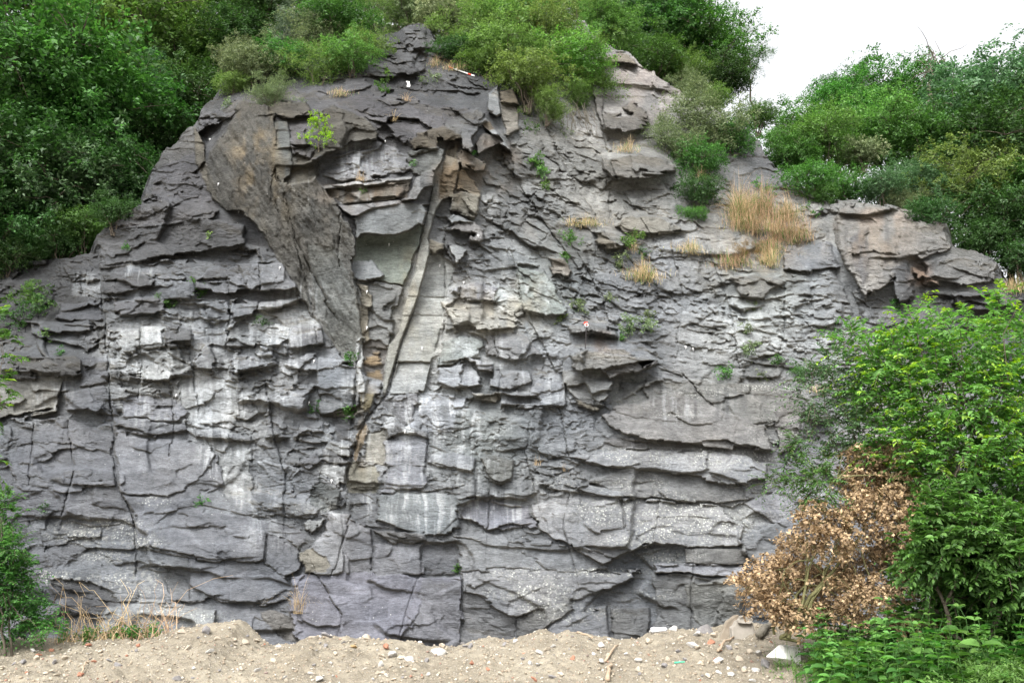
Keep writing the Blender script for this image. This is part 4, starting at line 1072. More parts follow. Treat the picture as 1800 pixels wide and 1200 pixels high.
def twigs_to(rng, c, ax, sl, lobes, base, frac=.05, rad=.006):
    bp = None if not base else np.concatenate([q[0][1:] for q in base])
    """thin twigs running from the middle of each lobe to some of its sprays"""
    Lb = np.array(lobes); paths = []
    m_ = max(1, int(len(c) * frac))
    for i in rng.choice(len(c), m_, replace=False):
        j = np.argmin(((Lb[:, :3] - c[i]) ** 2).sum(1))
        p0 = Lb[j, :3] * .75 + c[i] * .25 - np.array([0, 0, Lb[j, 3] * .3])
        if bp is not None: p0 = bp[np.argmin(((bp - c[i]) ** 2).sum(1))]
        paths.append((curve_pts(p0, c[i] + ax[i] * sl[i] * .4, .06, rng, 4, .06), np.linspace(rad, rad * .35, 4)))
    return paths

def tree_proto(seed, n=16000, nl=14, leaf=.045, hc=1.5, shape=(1, .9, .85), rr=(.28, .48), spray=.16, up=.5, droop=0, wid=.55, trunk_r=.05, nlimb=9, multi=False, inner=.25, deep=1.5):
    rng = np.random.default_rng(seed)
    lobes = lobes_in(rng, nl, *shape, *rr, c=(0, 0, hc))
    for q_ in range(int(nl * .9)):                     # stray leaders break the outline
        dd = rng.normal(size=3); dd[2] = abs(dd[2]) * .9 - .25; dd /= np.linalg.norm(dd)
        for u_ in (.92, 1.04, 1.14)[:rng.integers(1, 4)]:
            lobes.append((*(dd * u_ * np.array(shape) * rng.uniform(.85, 1.08) + np.array([0, 0, hc])), rng.uniform(.06, .13)))
    (V, F), c, ax, sl = foliage(rng, lobes, n, leaf, spray, up, droop, wid, inner)
    paths = []
    if multi:
        for lb in lobes[:nlimb]:
            b = np.array([rng.normal() * .06, rng.normal() * .06, -.15])
            paths.append((curve_pts(b, lb[:3], .05, rng, 7, .05), np.linspace(trunk_r * .6, trunk_r * .15, 7)))
    else:
        top = np.array([rng.normal() * .08, rng.normal() * .08, hc + .35 * shape[2]])
        tp = curve_pts((0, 0, -deep), top, 0, rng, 12, .035)
        tr = np.linspace(trunk_r, trunk_r * .3, 12)
        paths.append((tp, tr))
        for lb in lobes[:nlimb]:
            j = rng.integers(6, 11)
            p0 = tp[j]
            paths.append((curve_pts(p0, lb[:3], rng.uniform(-.08, .15), rng, 7, .07), np.linspace(tr[j] * .6, trunk_r * .12, 7)))
    paths += twigs_to(rng, c, ax, sl, lobes, paths, .06, trunk_r * .12)
    tv, tf = tubes(paths)
    return mesh_np('crown', V, F, None), mesh_np('trunk', tv, tf, BARK, True)

LM_ = {
 'dark': leaf_mat('dark_leaves', (.026, .062, .018), (.052, .115, .030), .6, .30),
 'mid': leaf_mat('mid_leaves', (.040, .098, .024), (.08, .17, .040), .6, .35),
 'bright': leaf_mat('bright_leaves', (.068, .135, .034), (.125, .22, .058), .6, .40),
 'yellow': leaf_mat('yellow_green_leaves', (.092, .15, .042), (.16, .235, .07), .5, .40),
 'blue': leaf_mat('bluish_leaves', (.05, .105, .044), (.095, .17, .072), .5, .30),
 'lush': leaf_mat('lush_leaves', (.075, .175, .040), (.14, .28, .065), .6, .42),
 'grey': leaf_mat('grey_green_leaves', (.10, .145, .065), (.17, .21, .10), .5, .30),
 'pine': leaf_mat('pine_needles', (.065, .10, .055), (.12, .16, .09), .5, .15),
 'cream': leaf_mat('cream_flower_heads', (.30, .34, .18), (.42, .44, .28), .4, .25),
 'brown': leaf_mat('dead_leaves', (.15, .095, .055), (.42, .30, .185), .7, .30, .7),
 'rust': leaf_mat('reddish_leaves', (.16, .10, .05), (.22, .17, .07), .5, .30, .7),
 'young': leaf_mat('young_leaves', (.15, .28, .035), (.26, .42, .06), .5, .45),
 'fresh': leaf_mat('fresh_leaves', (.045, .12, .028), (.09, .20, .045), .6, .40),
 'straw': leaf_mat('dry_straw', (.34, .235, .135), (.54, .41, .26), .5, .25, .8),
}
TP = [tree_proto(100 + i, 24000, 26 + 3 * i, .044, 1.5, rr=(.18, .42)) for i in range(4)]
TP.append(tree_proto(120, 21000, 32, .044, 1.5, rr=(.2, .36), droop=.25))            # looser, layered
TP.append(tree_proto(121, 15000, 12, .034, 1.4, shape=(.8, .8, 1.15), rr=(.22, .4), spray=.2, droop=.15, wid=.35, nlimb=12))   # feathery
SP_ = [tree_proto(140 + i, 13000, 13 + i, .048, .72, shape=(1, .9, .7), rr=(.3, .5), multi=True, nlimb=8, trunk_r=.04) for i in range(3)]
SP_.append(tree_proto(145, 13000, 16, .050, .7, shape=(1, .9, .75), rr=(.2, .36), spray=.25, wid=.3, multi=True, nlimb=16, trunk_r=.02, inner=.6))   # twiggy, thin-leaved

def put(o, mat_):
    o.material_slots[0].link = 'OBJECT'
    o.material_slots[0].material = mat_

def prep(protos):
    for cm, tm in protos: cm.materials.append(LM_['mid'])
prep(TP); prep(SP_)

def place(kind, protos, i, hcen, px, py, y, rpx, mat_key, label, cat, group, rz=None, sq=1.0, trunkmat=None, part='crown', root='trunk'):
    """one plant: its crown is centred where the photo shows it and spans rpx photo pixels either side"""
    cm, tm = protos[i % len(protos)]
    c = at(px, py, y)
    s = rpx * mpp(y) * 1.02
    r = random.Random(int(px * 7 + py * 13 + i))
    e = empty(kind, (c.x, c.y, c.z - hcen * s * sq), r.uniform(0, 6.28) if rz is None else rz, s)
    e.scale = (s, s, s * sq)
    tag(e, label, cat, group)
    a = link(part, cm, e); put(a, LM_[mat_key])
    b = link(root, tm, e)
    if trunkmat: put(b, trunkmat)
    return e

def rock_y(px, py):
    a = np.array([px], float); b = np.array([py], float)
    if float(bil(so, gx_[0], gy_[0], STEP, STEP, a, b)[0]) < 4: return 99.0
    return float(bil(YF, gx_[0], gy_[0], STEP, STEP, a, b)[0])
GT = 'trees of the wood around the rock'
GS = 'shrubs growing on the ledges and rim'
def tree(i, px, py, y, r, mk, label, kind='broadleaf_tree', sq=1.0, rz=None, tm=None):
    r = r * 1.33
    if kind == 'feathery_tree' or (640 < px < 1080 and y < 28): y = min(y, rock_y(px, py + r * .3) - .1)
    return place(kind, TP, i, 1.5 if i % 6 != 5 else 1.4, px, py, y, r, mk, label, 'tree', GT, rz, sq, tm)
def shrub(i, px, py, y, r, mk, label, kind='shrub', sq=1.0, rz=None):
    r = r * (1.5 if 380 < px < 1080 and py < 200 else 1.28)
    y = min(y, rock_y(px, py + r * .35) + .1)
    return place(kind, SP_, i, .72, px, py, y, r, mk, label, 'shrub', GS, rz, sq, None, 'foliage', 'branches')

# left wood
for a in [
 (0, 40, 150, 27, 190, 'mid', 'large pale green tree filling the upper left corner'),
 (1, 225, 75, 33, 150, 'bright', 'bright green maple-like tree behind the large corner tree, lit along its top'),
 (2, 330, 100, 34, 105, 'bright', 'bright layered tree under the small gap of sky, left of the pine'),
 (3, 400, -60, 36, 120, 'dark', 'dark tree against the small gap of sky at the top'),
 (4, 60, -60, 33, 190, 'dark', 'dark tree crown cut off by the top edge above the corner tree'),
 (0, 220, -70, 38, 130, 'mid', 'tree top cut off by the top edge, left of the small gap of sky'),
 (2, 150, 240, 28, 140, 'mid', 'mid green tree low in the wood, below the large corner tree'),
 (3, 20, 330, 26, 150, 'dark', 'dark green tree at the left edge halfway up the wood'),
 (4, 225, 205, 31, 95, 'dark', 'shaded tree in the dark hollow of the wood'),
 (0, 330, 190, 31, 85, 'dark', 'dark small tree just left of the cliff top'),
 (1, 125, 350, 26.4, 120, 'blue', 'bluish green tree standing above the left shoulder of rock'),
 (2, 205, 330, 27, 85, 'dark', 'dark tree touching the sloping left edge of the rock'),
 (4, 40, 420, 25.2, 90, 'dark', 'lowest dark tree of the wood, over the left end of the rock wall'),
 (3, 290, 30, 40, 90, 'dark', 'deep shaded tree far back, left of the small gap of sky'),
 (1, 430, 75, 33, 70, 'dark', 'small dark tree between the sky gap and the pine'),
 (5, 262, 165, 29, 60, 'blue', 'slim grey green sapling rising in the dark hollow of the wood'),
 (0, -40, 260, 25.5, 120, 'mid', 'tree at the left edge below the corner tree, cut by the frame'),
 (2, -60, 420, 24.8, 110, 'dark', 'tree cut by the left edge level with the top of the wall'),
 (4, 300, 250, 29, 60, 'dark', 'dark bushy tree leaning over the rock at the upper left')]:
    tree(*a)
shrub(0, 150, 405, 25, 55, 'mid', 'rounded shrub hanging over the left shoulder of the wall')
shrub(1, 110, 430, 24.9, 45, 'dark', 'dark shrub spilling onto the top of the left wall')
shrub(2, 205, 375, 25.6, 40, 'dark', 'small dark shrub beside the sloping left edge of rock')
shrub(0, 20, 455, 24.6, 50, 'dark', 'low dark shrub at the far left end of the wall top')
# top of the rock
tree(3, 880, -30, 40, 110, 'dark', 'dark crown at the top edge behind the bright shrubs')
tree(0, 1110, 60, 36, 85, 'blue', 'bluish dark tree beside the tall feathery tree')
tree(1, 1190, 50, 36, 85, 'mid', 'mid green tree on the skyline at the edge of the white sky')
tree(4, 1255, 80, 36, 74, 'fresh', 'loose tree on the skyline reaching into the white sky')
tree(5, 1318, 98, 36, 40, 'fresh', 'small outer spray of tree sticking out into the white sky')
tree(0, 1268, 140, 35, 48, 'dark', 'dark round tree under the loose skyline tree')
tree(5, 1010, 95, 27.0, 92, 'bright', 'tall feathery bright green tree rooted beside the hanging shrub', 'feathery_tree', 1.15)
tree(5, 985, 20, 29, 75, 'bright', 'feathery tree top behind the tall feathery tree', 'feathery_tree')
tree(5, 655, 15, 27.5, 62, 'yellow', 'yellow green tree top next to the pine', 'feathery_tree')
tree(2, 780, -25, 33, 80, 'blue', 'bluish tree crown cut by the top edge above the blossoming shrub')
tree(3, 990, -50, 38, 100, 'dark', 'dark crown cut by the top edge above the feathery tree')
tree(1, 1090, -20, 38, 90, 'mid', 'crown cut by the top edge left of the white sky')
for a in [
 (0, 455, 125, 25.2, 48, 'grey', 'grey green shrub at the upper left corner of the cliff top'),
 (1, 510, 110, 25.3, 50, 'mid', 'leafy shrub under the pine, second from the left on the rim'),
 (3, 560, 125, 24.6, 50, 'yellow', 'yellowish twiggy shrub in the middle of the upper left ledge'),
 (2, 618, 108, 24.6, 48, 'bright', 'rounded bright shrub at the right end of the upper left ledge'),
 (3, 480, 165, 24.4, 36, 'grey', 'low grey shrub spreading along the lip of the ledge'),
 (0, 410, 152, 24.4, 28, 'yellow', 'small pale green shrub overhanging the left corner of the rim'),
 (0, 590, 40, 28, 60, 'mid', 'green shrub right of the pine trunk'),
 (1, 720, 15, 28.5, 55, 'grey', 'shrub on the skyline above the dark summit boulder'),
 (3, 835, 60, 26.5, 60, 'yellow', 'yellow green twiggy shrub right of the blossoming one'),
 (0, 800, 95, 26, 34, 'dark', 'dark green shrub tucked below the blossoming one'),
 (2, 890, 95, 25.4, 62, 'yellow', 'broad yellow green shrub above the hanging one'),
 (3, 905, 60, 27, 36, 'rust', 'small reddish brown shrub among the yellow green ones'),
 (2, 850, 115, 25, 42, 'bright', 'fresh green shrub at the right end of the red and white pole'),
 (1, 925, 135, 24.6, 60, 'yellow', 'yellow green shrub hanging over the gully, its dead stems below it'),
 (3, 962, 185, 24.3, 34, 'yellow', 'lower tip of hanging growth at the head of the gully'),
 (3, 1010, 170, 25.6, 32, 'bright', 'thin shrub at the foot of the feathery tree'),
 (0, 870, 50, 27.5, 60, 'bright', 'rounded bright shrub on the skyline behind the yellow green ones'),
 (2, 950, 60, 27, 60, 'yellow', 'yellow green shrub against the dark crowns, left of the feathery tree'),
 (1, 1000, 110, 26, 60, 'lush', 'lush shrub filling the foot of the feathery tree'),
 (3, 540, 75, 26, 55, 'grey', 'grey twiggy growth around the foot of the pine'),
 (0, 650, 85, 25.6, 36, 'yellow', 'yellow green shrub on the left flank of the summit boulder'),
 (2, 430, 110, 26, 40, 'grey', 'grey green shrub at the far left of the cliff top'),
 (3, 1235, 215, 26.2, 82, 'grey', 'large grey green twiggy shrub on the right shoulder'),
 (3, 1180, 250, 25.4, 55, 'grey', 'grey green shrub left of the large twiggy one'),
 (0, 1285, 250, 26.6, 48, 'mid', 'green shrub right of the large twiggy one'),
 (0, 1225, 285, 25.2, 52, 'mid', 'full green shrub between the twiggy shrubs and the dark cleft bush'),
 (1, 1222, 340, 24.6, 46, 'dark', 'dark green bush growing from the cleft below the twiggy shrubs'),
 (2, 1215, 380, 24.2, 26, 'fresh', 'small green bush at the foot of the dark cleft bush'),
 (0, 1330, 205, 30, 38, 'mid', 'shrub on the skyline where the right slope begins'),
 (3, 1300, 445, 23.6, 26, 'rust', 'rounded olive and red bush among the dry grass on the right'),
 (3, 1210, 150, 30, 34, 'grey', 'thin shrub on the sky edge of the pink rock'),
 (1, 1250, 175, 30.5, 34, 'bright', 'bright shrub on the sky edge right of the thin one')]:
    shrub(*a)
# white-blossomed shrub: leaves with flower heads over the top
def blossom(px, py, y, r, i, label):
    e = shrub(i, px, py, y, r, 'grey', label, 'flowering_shrub')
    rg = np.random.default_rng(int(px)); lob = lobes_in(rg, 12, 1, .9, .75, .25, .4, (0, 0, .80))
    (V, F), *_ = foliage(rg, lob, 2600, .06, .1, .9, 0, .8)
    link('blossom', mesh_np('blossom', V, F, LM_['cream']), e)
blossom(785, 45, 27.4, 52, 0, 'shrub with creamy white flower heads above the dark summit boulder')
blossom(1515, 268, 29.6, 38, 1, 'shrub with pale flower heads on the right hand slope')

# pine: whorls of needle tufts on level branches
def pine(px, py, y, hpx, label):
    rng = np.random.default_rng(77)
    c = at(px, py, y); s = mpp(y)
    e = tag(empty('pine_tree', (c.x, c.y, c.z)), label, 'tree', GT)
    H = hpx * s
    tp = curve_pts((0, 0, -.4), (.1, 0, H), 0, rng, 12, .02)
    paths = [(tp, np.linspace(.13, .03, 12))]
    lob = []
    for k in range(44):
        zz = rng.uniform(.12, 1.0); a = rng.uniform(0, 6.28); L = (1.15 - zz * .75) * H * .42 * rng.uniform(.6, 1.1)
        p0 = np.array([.1 * zz, 0, zz * H]); p1 = p0 + np.array([math.cos(a) * L, math.sin(a) * L, L * .12])
        paths.append((curve_pts(p0, p1, -.06, rng, 6, .04), np.linspace(.035, .01, 6)))
        for q_ in np.linspace(.35, 1, 5):
            lob.append((*(p0 + (p1 - p0) * q_ + rng.normal(size=3) * .1), rng.uniform(.12, .24)))
    (V, F), *_ = foliage(rng, lob, 30000, .11, .10, .2, 0, .10, .8, nper=18)
    link('crown', mesh_np('crown', V, F, LM_['pine']), e)
    tv, tf = tubes(paths); link('trunk', mesh_np('trunk', tv, tf, BARKG, True), e)
pine(522, 105, 25.6, 175, 'grey green pine with a pale bare trunk on top of the rock')

for a in [
 (1, 470, -20, 33, 80, 'dark', 'dark tree top behind the pine at the top edge'),
 (2, 600, -30, 33, 70, 'mid', 'tree top cut by the top edge right of the pine'),
 (4, 705, -20, 31, 60, 'fresh', 'airy tree top above the dark summit boulder'),
 (5, 835, 20, 31, 66, 'bright', 'bright feathery tree behind the yellow green shrubs'),
 (0, 930, 20, 31, 62, 'mid', 'mid green tree left of the tall feathery tree'),
 (2, 1060, 40, 31, 60, 'bright', 'bright tree right behind the tall feathery tree'),
 (5, 1040, 130, 27.6, 50, 'bright', 'lower right part of feathery growth beside the pink rock', ),
 (3, 1140, 110, 34, 60, 'mid', 'green tree just above the brow of the pink rock'),
 (1, 1200, 130, 34, 45, 'bright', 'small bright tree on the brow left of the dark round tree')]:
    tree(*a)
# right slope, rank behind rank
for a in [
 (1, 1400, 240, 33, 62, 'fresh', 'fresh green tree at the lowest dip of the skyline'),
 (2, 1475, 195, 35, 62, 'fresh', 'tree on the skyline right of the dip, light green'),
 (4, 1490, 165, 40, 48, 'blue', 'thin outer tree on the skyline with airy twigs'),
 (0, 1560, 175, 36, 80, 'mid', 'rounded mid green tree on the middle of the right skyline'),
 (3, 1640, 185, 35, 75, 'mid', 'tree below the bare dead tree on the skyline'),
 (4, 1750, 195, 30, 120, 'blue', 'big spreading tree at the upper right with dark limbs showing'),
 (1, 1840, 185, 31, 95, 'mid', 'tree cut by the right edge at the skyline'),
 (3, 1790, 260, 28, 110, 'dark', 'dark shaded tree under the big spreading one at the right edge'),
 (0, 1450, 250, 30, 62, 'bright', 'bright green tree low on the slope behind the notch'),
 (2, 1540, 235, 31, 80, 'bright', 'bright domed tree in the middle of the right slope'),
 (1, 1620, 260, 30, 75, 'mid', 'mid green tree right of the bright domed one'),
 (4, 1700, 330, 27.4, 85, 'yellow', 'yellowish green tree standing near the outcrop at right'),
 (2, 1770, 390, 26.4, 85, 'dark', 'dark leafy tree beside the right edge above the outcrop'),
 (0, 1850, 330, 27, 90, 'mid', 'tree cut by the right edge halfway down the slope'),
 (3, 1700, 240, 29.5, 75, 'mid', 'green tree between the bright dome and the dark shaded tree'),
 (1, 1600, 340, 28, 60, 'blue', 'bluish green tree just behind the outcrop'),
 (0, 1380, 280, 29.4, 50, 'mid', 'small tree beside the thin ridge of dark rock')]:
    tree(*a)
for a in [
 (0, 1420, 320, 28, 50, 'fresh', 'green shrub in the notch right of the dark rock ridge'),
 (1, 1480, 330, 27.4, 50, 'mid', 'shrub above the left end of the outcrop'),
 (2, 1545, 335, 27, 46, 'blue', 'bluish shrub above the middle of the outcrop'),
 (0, 1640, 372, 26.6, 42, 'dark', 'dark shrub behind the right end of the outcrop'),
 (1, 1720, 425, 26, 48, 'dark', 'dark shrub in the corner right of the outcrop'),
 (2, 1790, 460, 25.6, 50, 'dark', 'dark shrub above the dry grass at the right edge'),
 (3, 1590, 355, 26.8, 34, 'grey', 'grey green shrub on the lip of the outcrop'),
 (1, 1440, 345, 27.4, 30, 'mid', 'low shrub at the top of the diagonal fault'),
 (2, 1860, 470, 26, 60, 'mid', 'shrub cut by the right edge above the rocks')]:
    shrub(*a)
# undergrowth closes the floor of the wood behind the rim
rg = np.random.default_rng(9)
ux = rg.uniform(-22, 24, 1500); ud = rg.uniform(.4, 13, 1500) ** 1.0
uy = rim(ux)[0] + ud; uz = hill_z(ux, uy)
keepm = ~((ux > -6.5) & (ux < 6) & (ud < 1.2))
lob = np.stack([ux, uy, uz + .15, rg.uniform(.3, .75, 1500)], -1)[keepm]
(V, F), *_ = foliage(rg, lob, 120000, .13, .35, .5, .1, .55, .5)
tag(link('undergrowth', mesh_np('undergrowth', V, F, LM_['dark'])), 'low leafy undergrowth covering the floor of the wood behind the rock', 'undergrowth', kind='stuff')
# bare dead tree on the skyline
def dead_tree(px, py, y, label):
    rng = np.random.default_rng(5)
    b = at(px, py, y); s = mpp(y) * .62
    e = tag(empty('dead_tree', b), label, 'tree')
    P = []
    P.append((curve_pts((0, 0, -1.5), (40 * s, 0, 60 * s), 0, rng, 8, .04), np.linspace(.12, .06, 8)))
    for dx, dz in [(10, 60), (30, 75), (48, 55), (-5, 25), (60, 40), (20, 90)]:
        p1 = np.array([(30 + dx) * s, rng.normal() * .3, (35 + dz) * s])
        bp = curve_pts((30 * s + dx * .1 * s, 0, 45 * s), p1, .08, rng, 7, .09)
        P.append((bp, np.linspace(.05, .012, 7)))
        for q_ in range(3):
            k = rng.integers(2, 6)
            P.append((curve_pts(bp[k], bp[k] + rng.normal(size=3) * .45 + np.array([0, 0, .3]), .0, rng, 5, .08), np.linspace(.02, .006, 5)))
    tv, tf = tubes(P); link('branches', mesh_np('branches', tv, tf, BARK, True), e)
dead_tree(1622, 150, 32.5, 'bare dead tree with forked branches on the right skyline')
print('woods', round(time.time() - T0, 1))

# ================================================================== PLANTS ON THE ROCK
def tuft_arrays(rng, n, h, spread, w=.004, droop=.5, base=None):
    """dry or green blades: each a tapering strip in three bends"""
    b = np.zeros((n, 3)); b[:, :2] = rng.normal(size=(n, 2)) * spread * .35
    if base is not None: b = base
    a = rng.uniform(0, 6.283, n); tl = rng.uniform(.05, 1.05, n)
    hh = h * rng.uniform(.25, 1.15, n)
    if base is not None: hh = hh * (.45 + .75 * np.abs(np.sin(base[:, 0] * 5.3 + base[0, 0] * 9)) ) * (1 - .5 * np.abs(base[:, 0]) / (np.abs(base[:, 0]).max() + 1e-6))
    dirx = np.stack([np.cos(a), np.sin(a), a * 0], -1)
    side = np.stack([-np.sin(a), np.cos(a), a * 0], -1)
    rows = []
    for s, wv in ((0, 1), (.4, .8), (.75, .5), (1, .06)):
        c = b + dirx * (hh * tl * s ** 1.6)[:, None] + np.array([0, 0, 1.0]) * (hh * (s - droop * tl * s ** 2.5))[:, None]
        rows += [c + side * w * wv, c - side * w * wv]
    V = np.stack(rows, 1).reshape(-1, 3)
    f = np.array([[0, 1, 3, 2], [2, 3, 5, 4], [4, 5, 7, 6]])
    return V, (f[None] + np.arange(n)[:, None, None] * 8).reshape(-1, 4)

def cat(parts):
    VV, FF, o_ = [], [], 0
    for V, F in parts:
        VV.append(V); FF.append(F + o_); o_ += len(V)
    return np.concatenate(VV), np.concatenate(FF)

GRP_G = 'dry grass on the ledges'
def grass_tuft(px, py, hpx, wpx, label, n=60, mat_='straw', kind='grass_tuft', bush=False, droop=.8):
    p = on_rock(px, py, .02); s = mpp(p.y); rng = np.random.default_rng(int(px * 3 + py))
    e = tag(empty(kind, p), label, 'grass', GRP_G)
    base = None
    if bush:
        n = int(n * 1.7)
        base = np.stack([rng.normal(size=n) * .5 * wpx * s, rng.uniform(-.25, .15, n), rng.normal(size=n) * hpx * s * .14], -1)
    V, F = tuft_arrays(rng, n, hpx * s, wpx * s, .0035, droop, base)
    link('dry_leaves', mesh_np('dry_leaves', V, F, LM_[mat_]), e)
    if bush:
        V, F = tuft_arrays(rng, max(12, n // 3), hpx * s * .8, wpx * s, .005, droop, base[:max(12, n // 3)])
        link('green_leaves', mesh_np('green_leaves', V, F, LM_['fresh']), e)
    return e
for a in [
 (1300, 388, 85, 26, 'tall straw-coloured grass under the twiggy shrub on the right shoulder', 420),
 (1335, 375, 75, 30, 'tall dry grass mixed with green, right of the tallest clump', 420),
 (1365, 420, 70, 26, 'dry grass running down the right shoulder to the slab', 380),
 (1400, 420, 60, 30, 'sparse dry grass at the top of the rounded slab', 300),
 (1285, 470, 46, 40, 'dry grass around the rounded red bush', 320),
 (1350, 465, 50, 18, 'dry grass clump just right of the rounded red bush', 240),
 (1130, 492, 44, 34, 'reddish dry grass patch on the middle right ledge', 320),
 (1110, 440, 40, 14, 'pale seed heads above the reddish grass patch', 70),
 (1025, 398, 26, 40, 'strip of dry grass on the ledge below the gully', 300),
 (1210, 442, 28, 30, 'small dry grass strip left of the rounded red bush', 200),
 (1100, 268, 30, 24, 'dry grass on top of the square overhang', 160),
 (1780, 512, 34, 26, 'dry grass at the right edge under the dark shrub', 220),
 (1318, 405, 55, 46, 'broad sweep of dry grass joining the tall clumps on the right shoulder', 520),
 (1380, 385, 50, 34, 'dry grass below the dark ridge on the right shoulder', 380),
 (1345, 445, 46, 40, 'dry grass spreading from the shoulder down to the red bush', 420),
 (1440, 690, 26, 22, 'dry grass on the ledge left of the bright foreground tree', 120),
 (1230, 318, 30, 20, 'dry grass beside the dark cleft bush', 100),
 (600, 170, 22, 24, 'dry grass at the foot of the rim shrubs', 140),
 (800, 125, 24, 26, 'dry grass beside the red and white pole', 160),
 (765, 118, 26, 16, 'dry grass behind the summit boulder', 90)]:
    grass_tuft(*a[:5], n=a[5], bush=True)
for a in [
 (634, 318, 28, 12, 'straw tuft fanning out on the pale boulder under the roof', 46),
 (692, 214, 36, 10, 'thin straw and green tuft on the dark sloping shelf', 40),
 (525, 1078, 75, 14, 'tall dry tuft standing in the crack at the foot of the cliff', 90),
 (714, 178, 26, 12, 'dry tuft beside the white rag', 40),
 (944, 818, 22, 10, 'small yellowish tuft on the ledge in the lower middle', 30),
 (993, 828, 18, 10, 'green tuft beside the yellowish one in the lower middle', 26)]:
    grass_tuft(*a[:5], n=a[5], droop=.8)

GRP_H = 'small green plants rooted in cracks of the rock'
def herb(px, py, rpx, mk, label, n=220, leaf=.06, tall=1.0, kind='herb'):
    rpx *= 1.45; n = int(n * 1.8)
    """little cushion or trailing plant with its stems"""
    p = on_rock(px, py, .03); s = mpp(p.y); r = rpx * s; rng = np.random.default_rng(int(px + py * 5))
    e = tag(empty(kind, (p.x, p.y, p.z - r * .4 * tall)), label, 'plant', GRP_H)
    lob = [(rng.normal() * r * .35, rng.normal() * r * .2, r * tall * q_, r * .5) for q_ in np.linspace(.2, 1.2, 5)]
    (V, F), c, ax, sl = foliage(rng, lob, n, leaf, .10, .5, .1, .5)
    link('leaves', mesh_np('leaves', V, F, LM_[mk]), e)
    P = [(curve_pts((0, .05, -.02), c[i], .1, rng, 4, .08), np.linspace(.006, .002, 4)) for i in range(0, len(c), 3)]
    tv, tf = tubes(P, 4); link('stems', mesh_np('stems', tv, tf, LM_['mid']), e)
    return e
for a in [
 (555, 240, 0, 'sapling'), ]:
    pass
for a in [
 (70, 545, 34, 'mid', 'leafy green patch hanging on the left end of the wall', 900),
 (40, 560, 26, 'dark', 'dark leafy patch at the left edge of the wall', 500),
 (62, 525, 22, 'bright', 'bright leaves at the top of the left hanging patch', 400),
 (88, 600, 13, 'bright', 'small upright plant below the left hanging patch', 160),
 (108, 622, 8, 'mid', 'tiny plant at the corner of the flat pale block', 60),
 (300, 535, 12, 'mid', 'trailing plant in the vertical crack beside the red-brown edge', 260),
 (350, 515, 16, 'fresh', 'grassy clump above the wedge ledge in the left wall', 260),
 (370, 418, 6, 'yellow', 'tiny yellow green plant high in the left wall', 50),
 (222, 438, 6, 'mid', 'tiny plant under the dark roof at upper left', 50),
 (462, 572, 10, 'dark', 'dark moss strip in a groove of the left wall', 90),
 (612, 632, 9, 'mid', 'small plant at the tip of the overhanging buttress', 110),
 (612, 727, 13, 'fresh', 'green cushion below the slanted grey block', 260),
 (553, 717, 8, 'fresh', 'small green cushion left of the slanted grey block', 90),
 (350, 888, 9, 'fresh', 'green tuft in the hollow above the purple slab', 90),
 (78, 898, 8, 'dark', 'dark plant in the groove at lower left', 60),
 (805, 1002, 6, 'fresh', 'tiny plant at the head of the long vertical crack', 50),
 (1003, 425, 16, 'fresh', 'leafy plant at the left end of the ledge below the dry grass', 260),
 (998, 458, 10, 'mid', 'trailing leaves under the leafy ledge plant', 120),
 (1103, 425, 13, 'bright', 'bright upright plant beside the dark cube of rock', 260),
 (1092, 465, 14, 'grey', 'grey green plant left of the reddish grass patch', 220),
 (1130, 450, 10, 'mid', 'low green plant on the ledge right of the dark cube', 90),
 (1012, 542, 13, 'grey', 'grey green cushion above the red sling', 200),
 (986, 562, 7, 'yellow', 'pale yellow green plant on the corner of the grey slab', 70),
 (1072, 525, 8, 'grey', 'small cushion in the middle of the bedded rock', 70),
 (1105, 576, 16, 'grey', 'left of the two grey cushions on the dark ledge', 260),
 (1130, 576, 13, 'grey', 'right of the two grey cushions on the dark ledge', 200),
 (1143, 560, 9, 'grey', 'small cushion above the two grey ones', 100),
 (1093, 597, 6, 'fresh', 'tiny green plant under the dark ledge', 50),
 (1325, 545, 12, 'grey', 'thin plant in the wavy beds at right', 100),
 (1312, 580, 10, 'grey', 'greyish plant below the thin one in the wavy beds', 80),
 (1313, 622, 14, 'grey', 'flat grey green cushion on the pale ledge', 180),
 (1275, 664, 14, 'fresh', 'round green cushion at the back of the big slab', 220),
 (1335, 666, 9, 'grey', 'small grey cushion right of the round green one', 90),
 (1368, 637, 8, 'fresh', 'small plant over the block edge near the slab', 80),
 (1400, 660, 10, 'fresh', 'upright weed at the right end of the big slab', 120),
 (1412, 672, 8, 'bright', 'broad-leaved weed at the right end of the big slab', 60),
 (1565, 542, 11, 'fresh', 'green plant in the dark cleft of the outcrop', 130),
 (1470, 588, 16, 'fresh', 'light green spray against the rock left of the foreground tree', 200),
 (680, 135, 12, 'bright', 'upright weed on the dark shelf left of the white rag', 110),
 (676, 160, 12, 'mid', 'leafy foot of the upright weed on the dark shelf', 150),
 (752, 145, 14, 'grey', 'grey wispy weed right of the white rag', 130),
 (942, 285, 13, 'fresh', 'top of the creeper running down the middle of the face', 220),
 (950, 305, 12, 'bright', 'second stretch of the creeper down the middle of the face', 200),
 (958, 330, 9, 'bright', 'lower end of the creeper down the middle of the face', 120),
 (725, 290, 5, 'mid', 'tiny plant under the square dark block', 30),
 (833, 272, 8, 'mid', 'small plant in the brown corner below the roof', 80),
 (640, 343, 6, 'mid', 'tiny plant on the brown riser between the ledges', 30),
 (403, 185, 10, 'grey', 'wispy plant at the left corner of the buttress', 90),
 (1435, 375, 12, 'fresh', 'light plant on the ridge beside the fault', 90),
 (1340, 335, 16, 'fresh', 'green weeds among the tall dry grass', 240),
 (1000, 240, 16, 'grey', 'grey green tangle in the gully under the feathery tree', 200),
 (940, 235, 14, 'mid', 'green tangle among the hanging dead stems', 160)]:
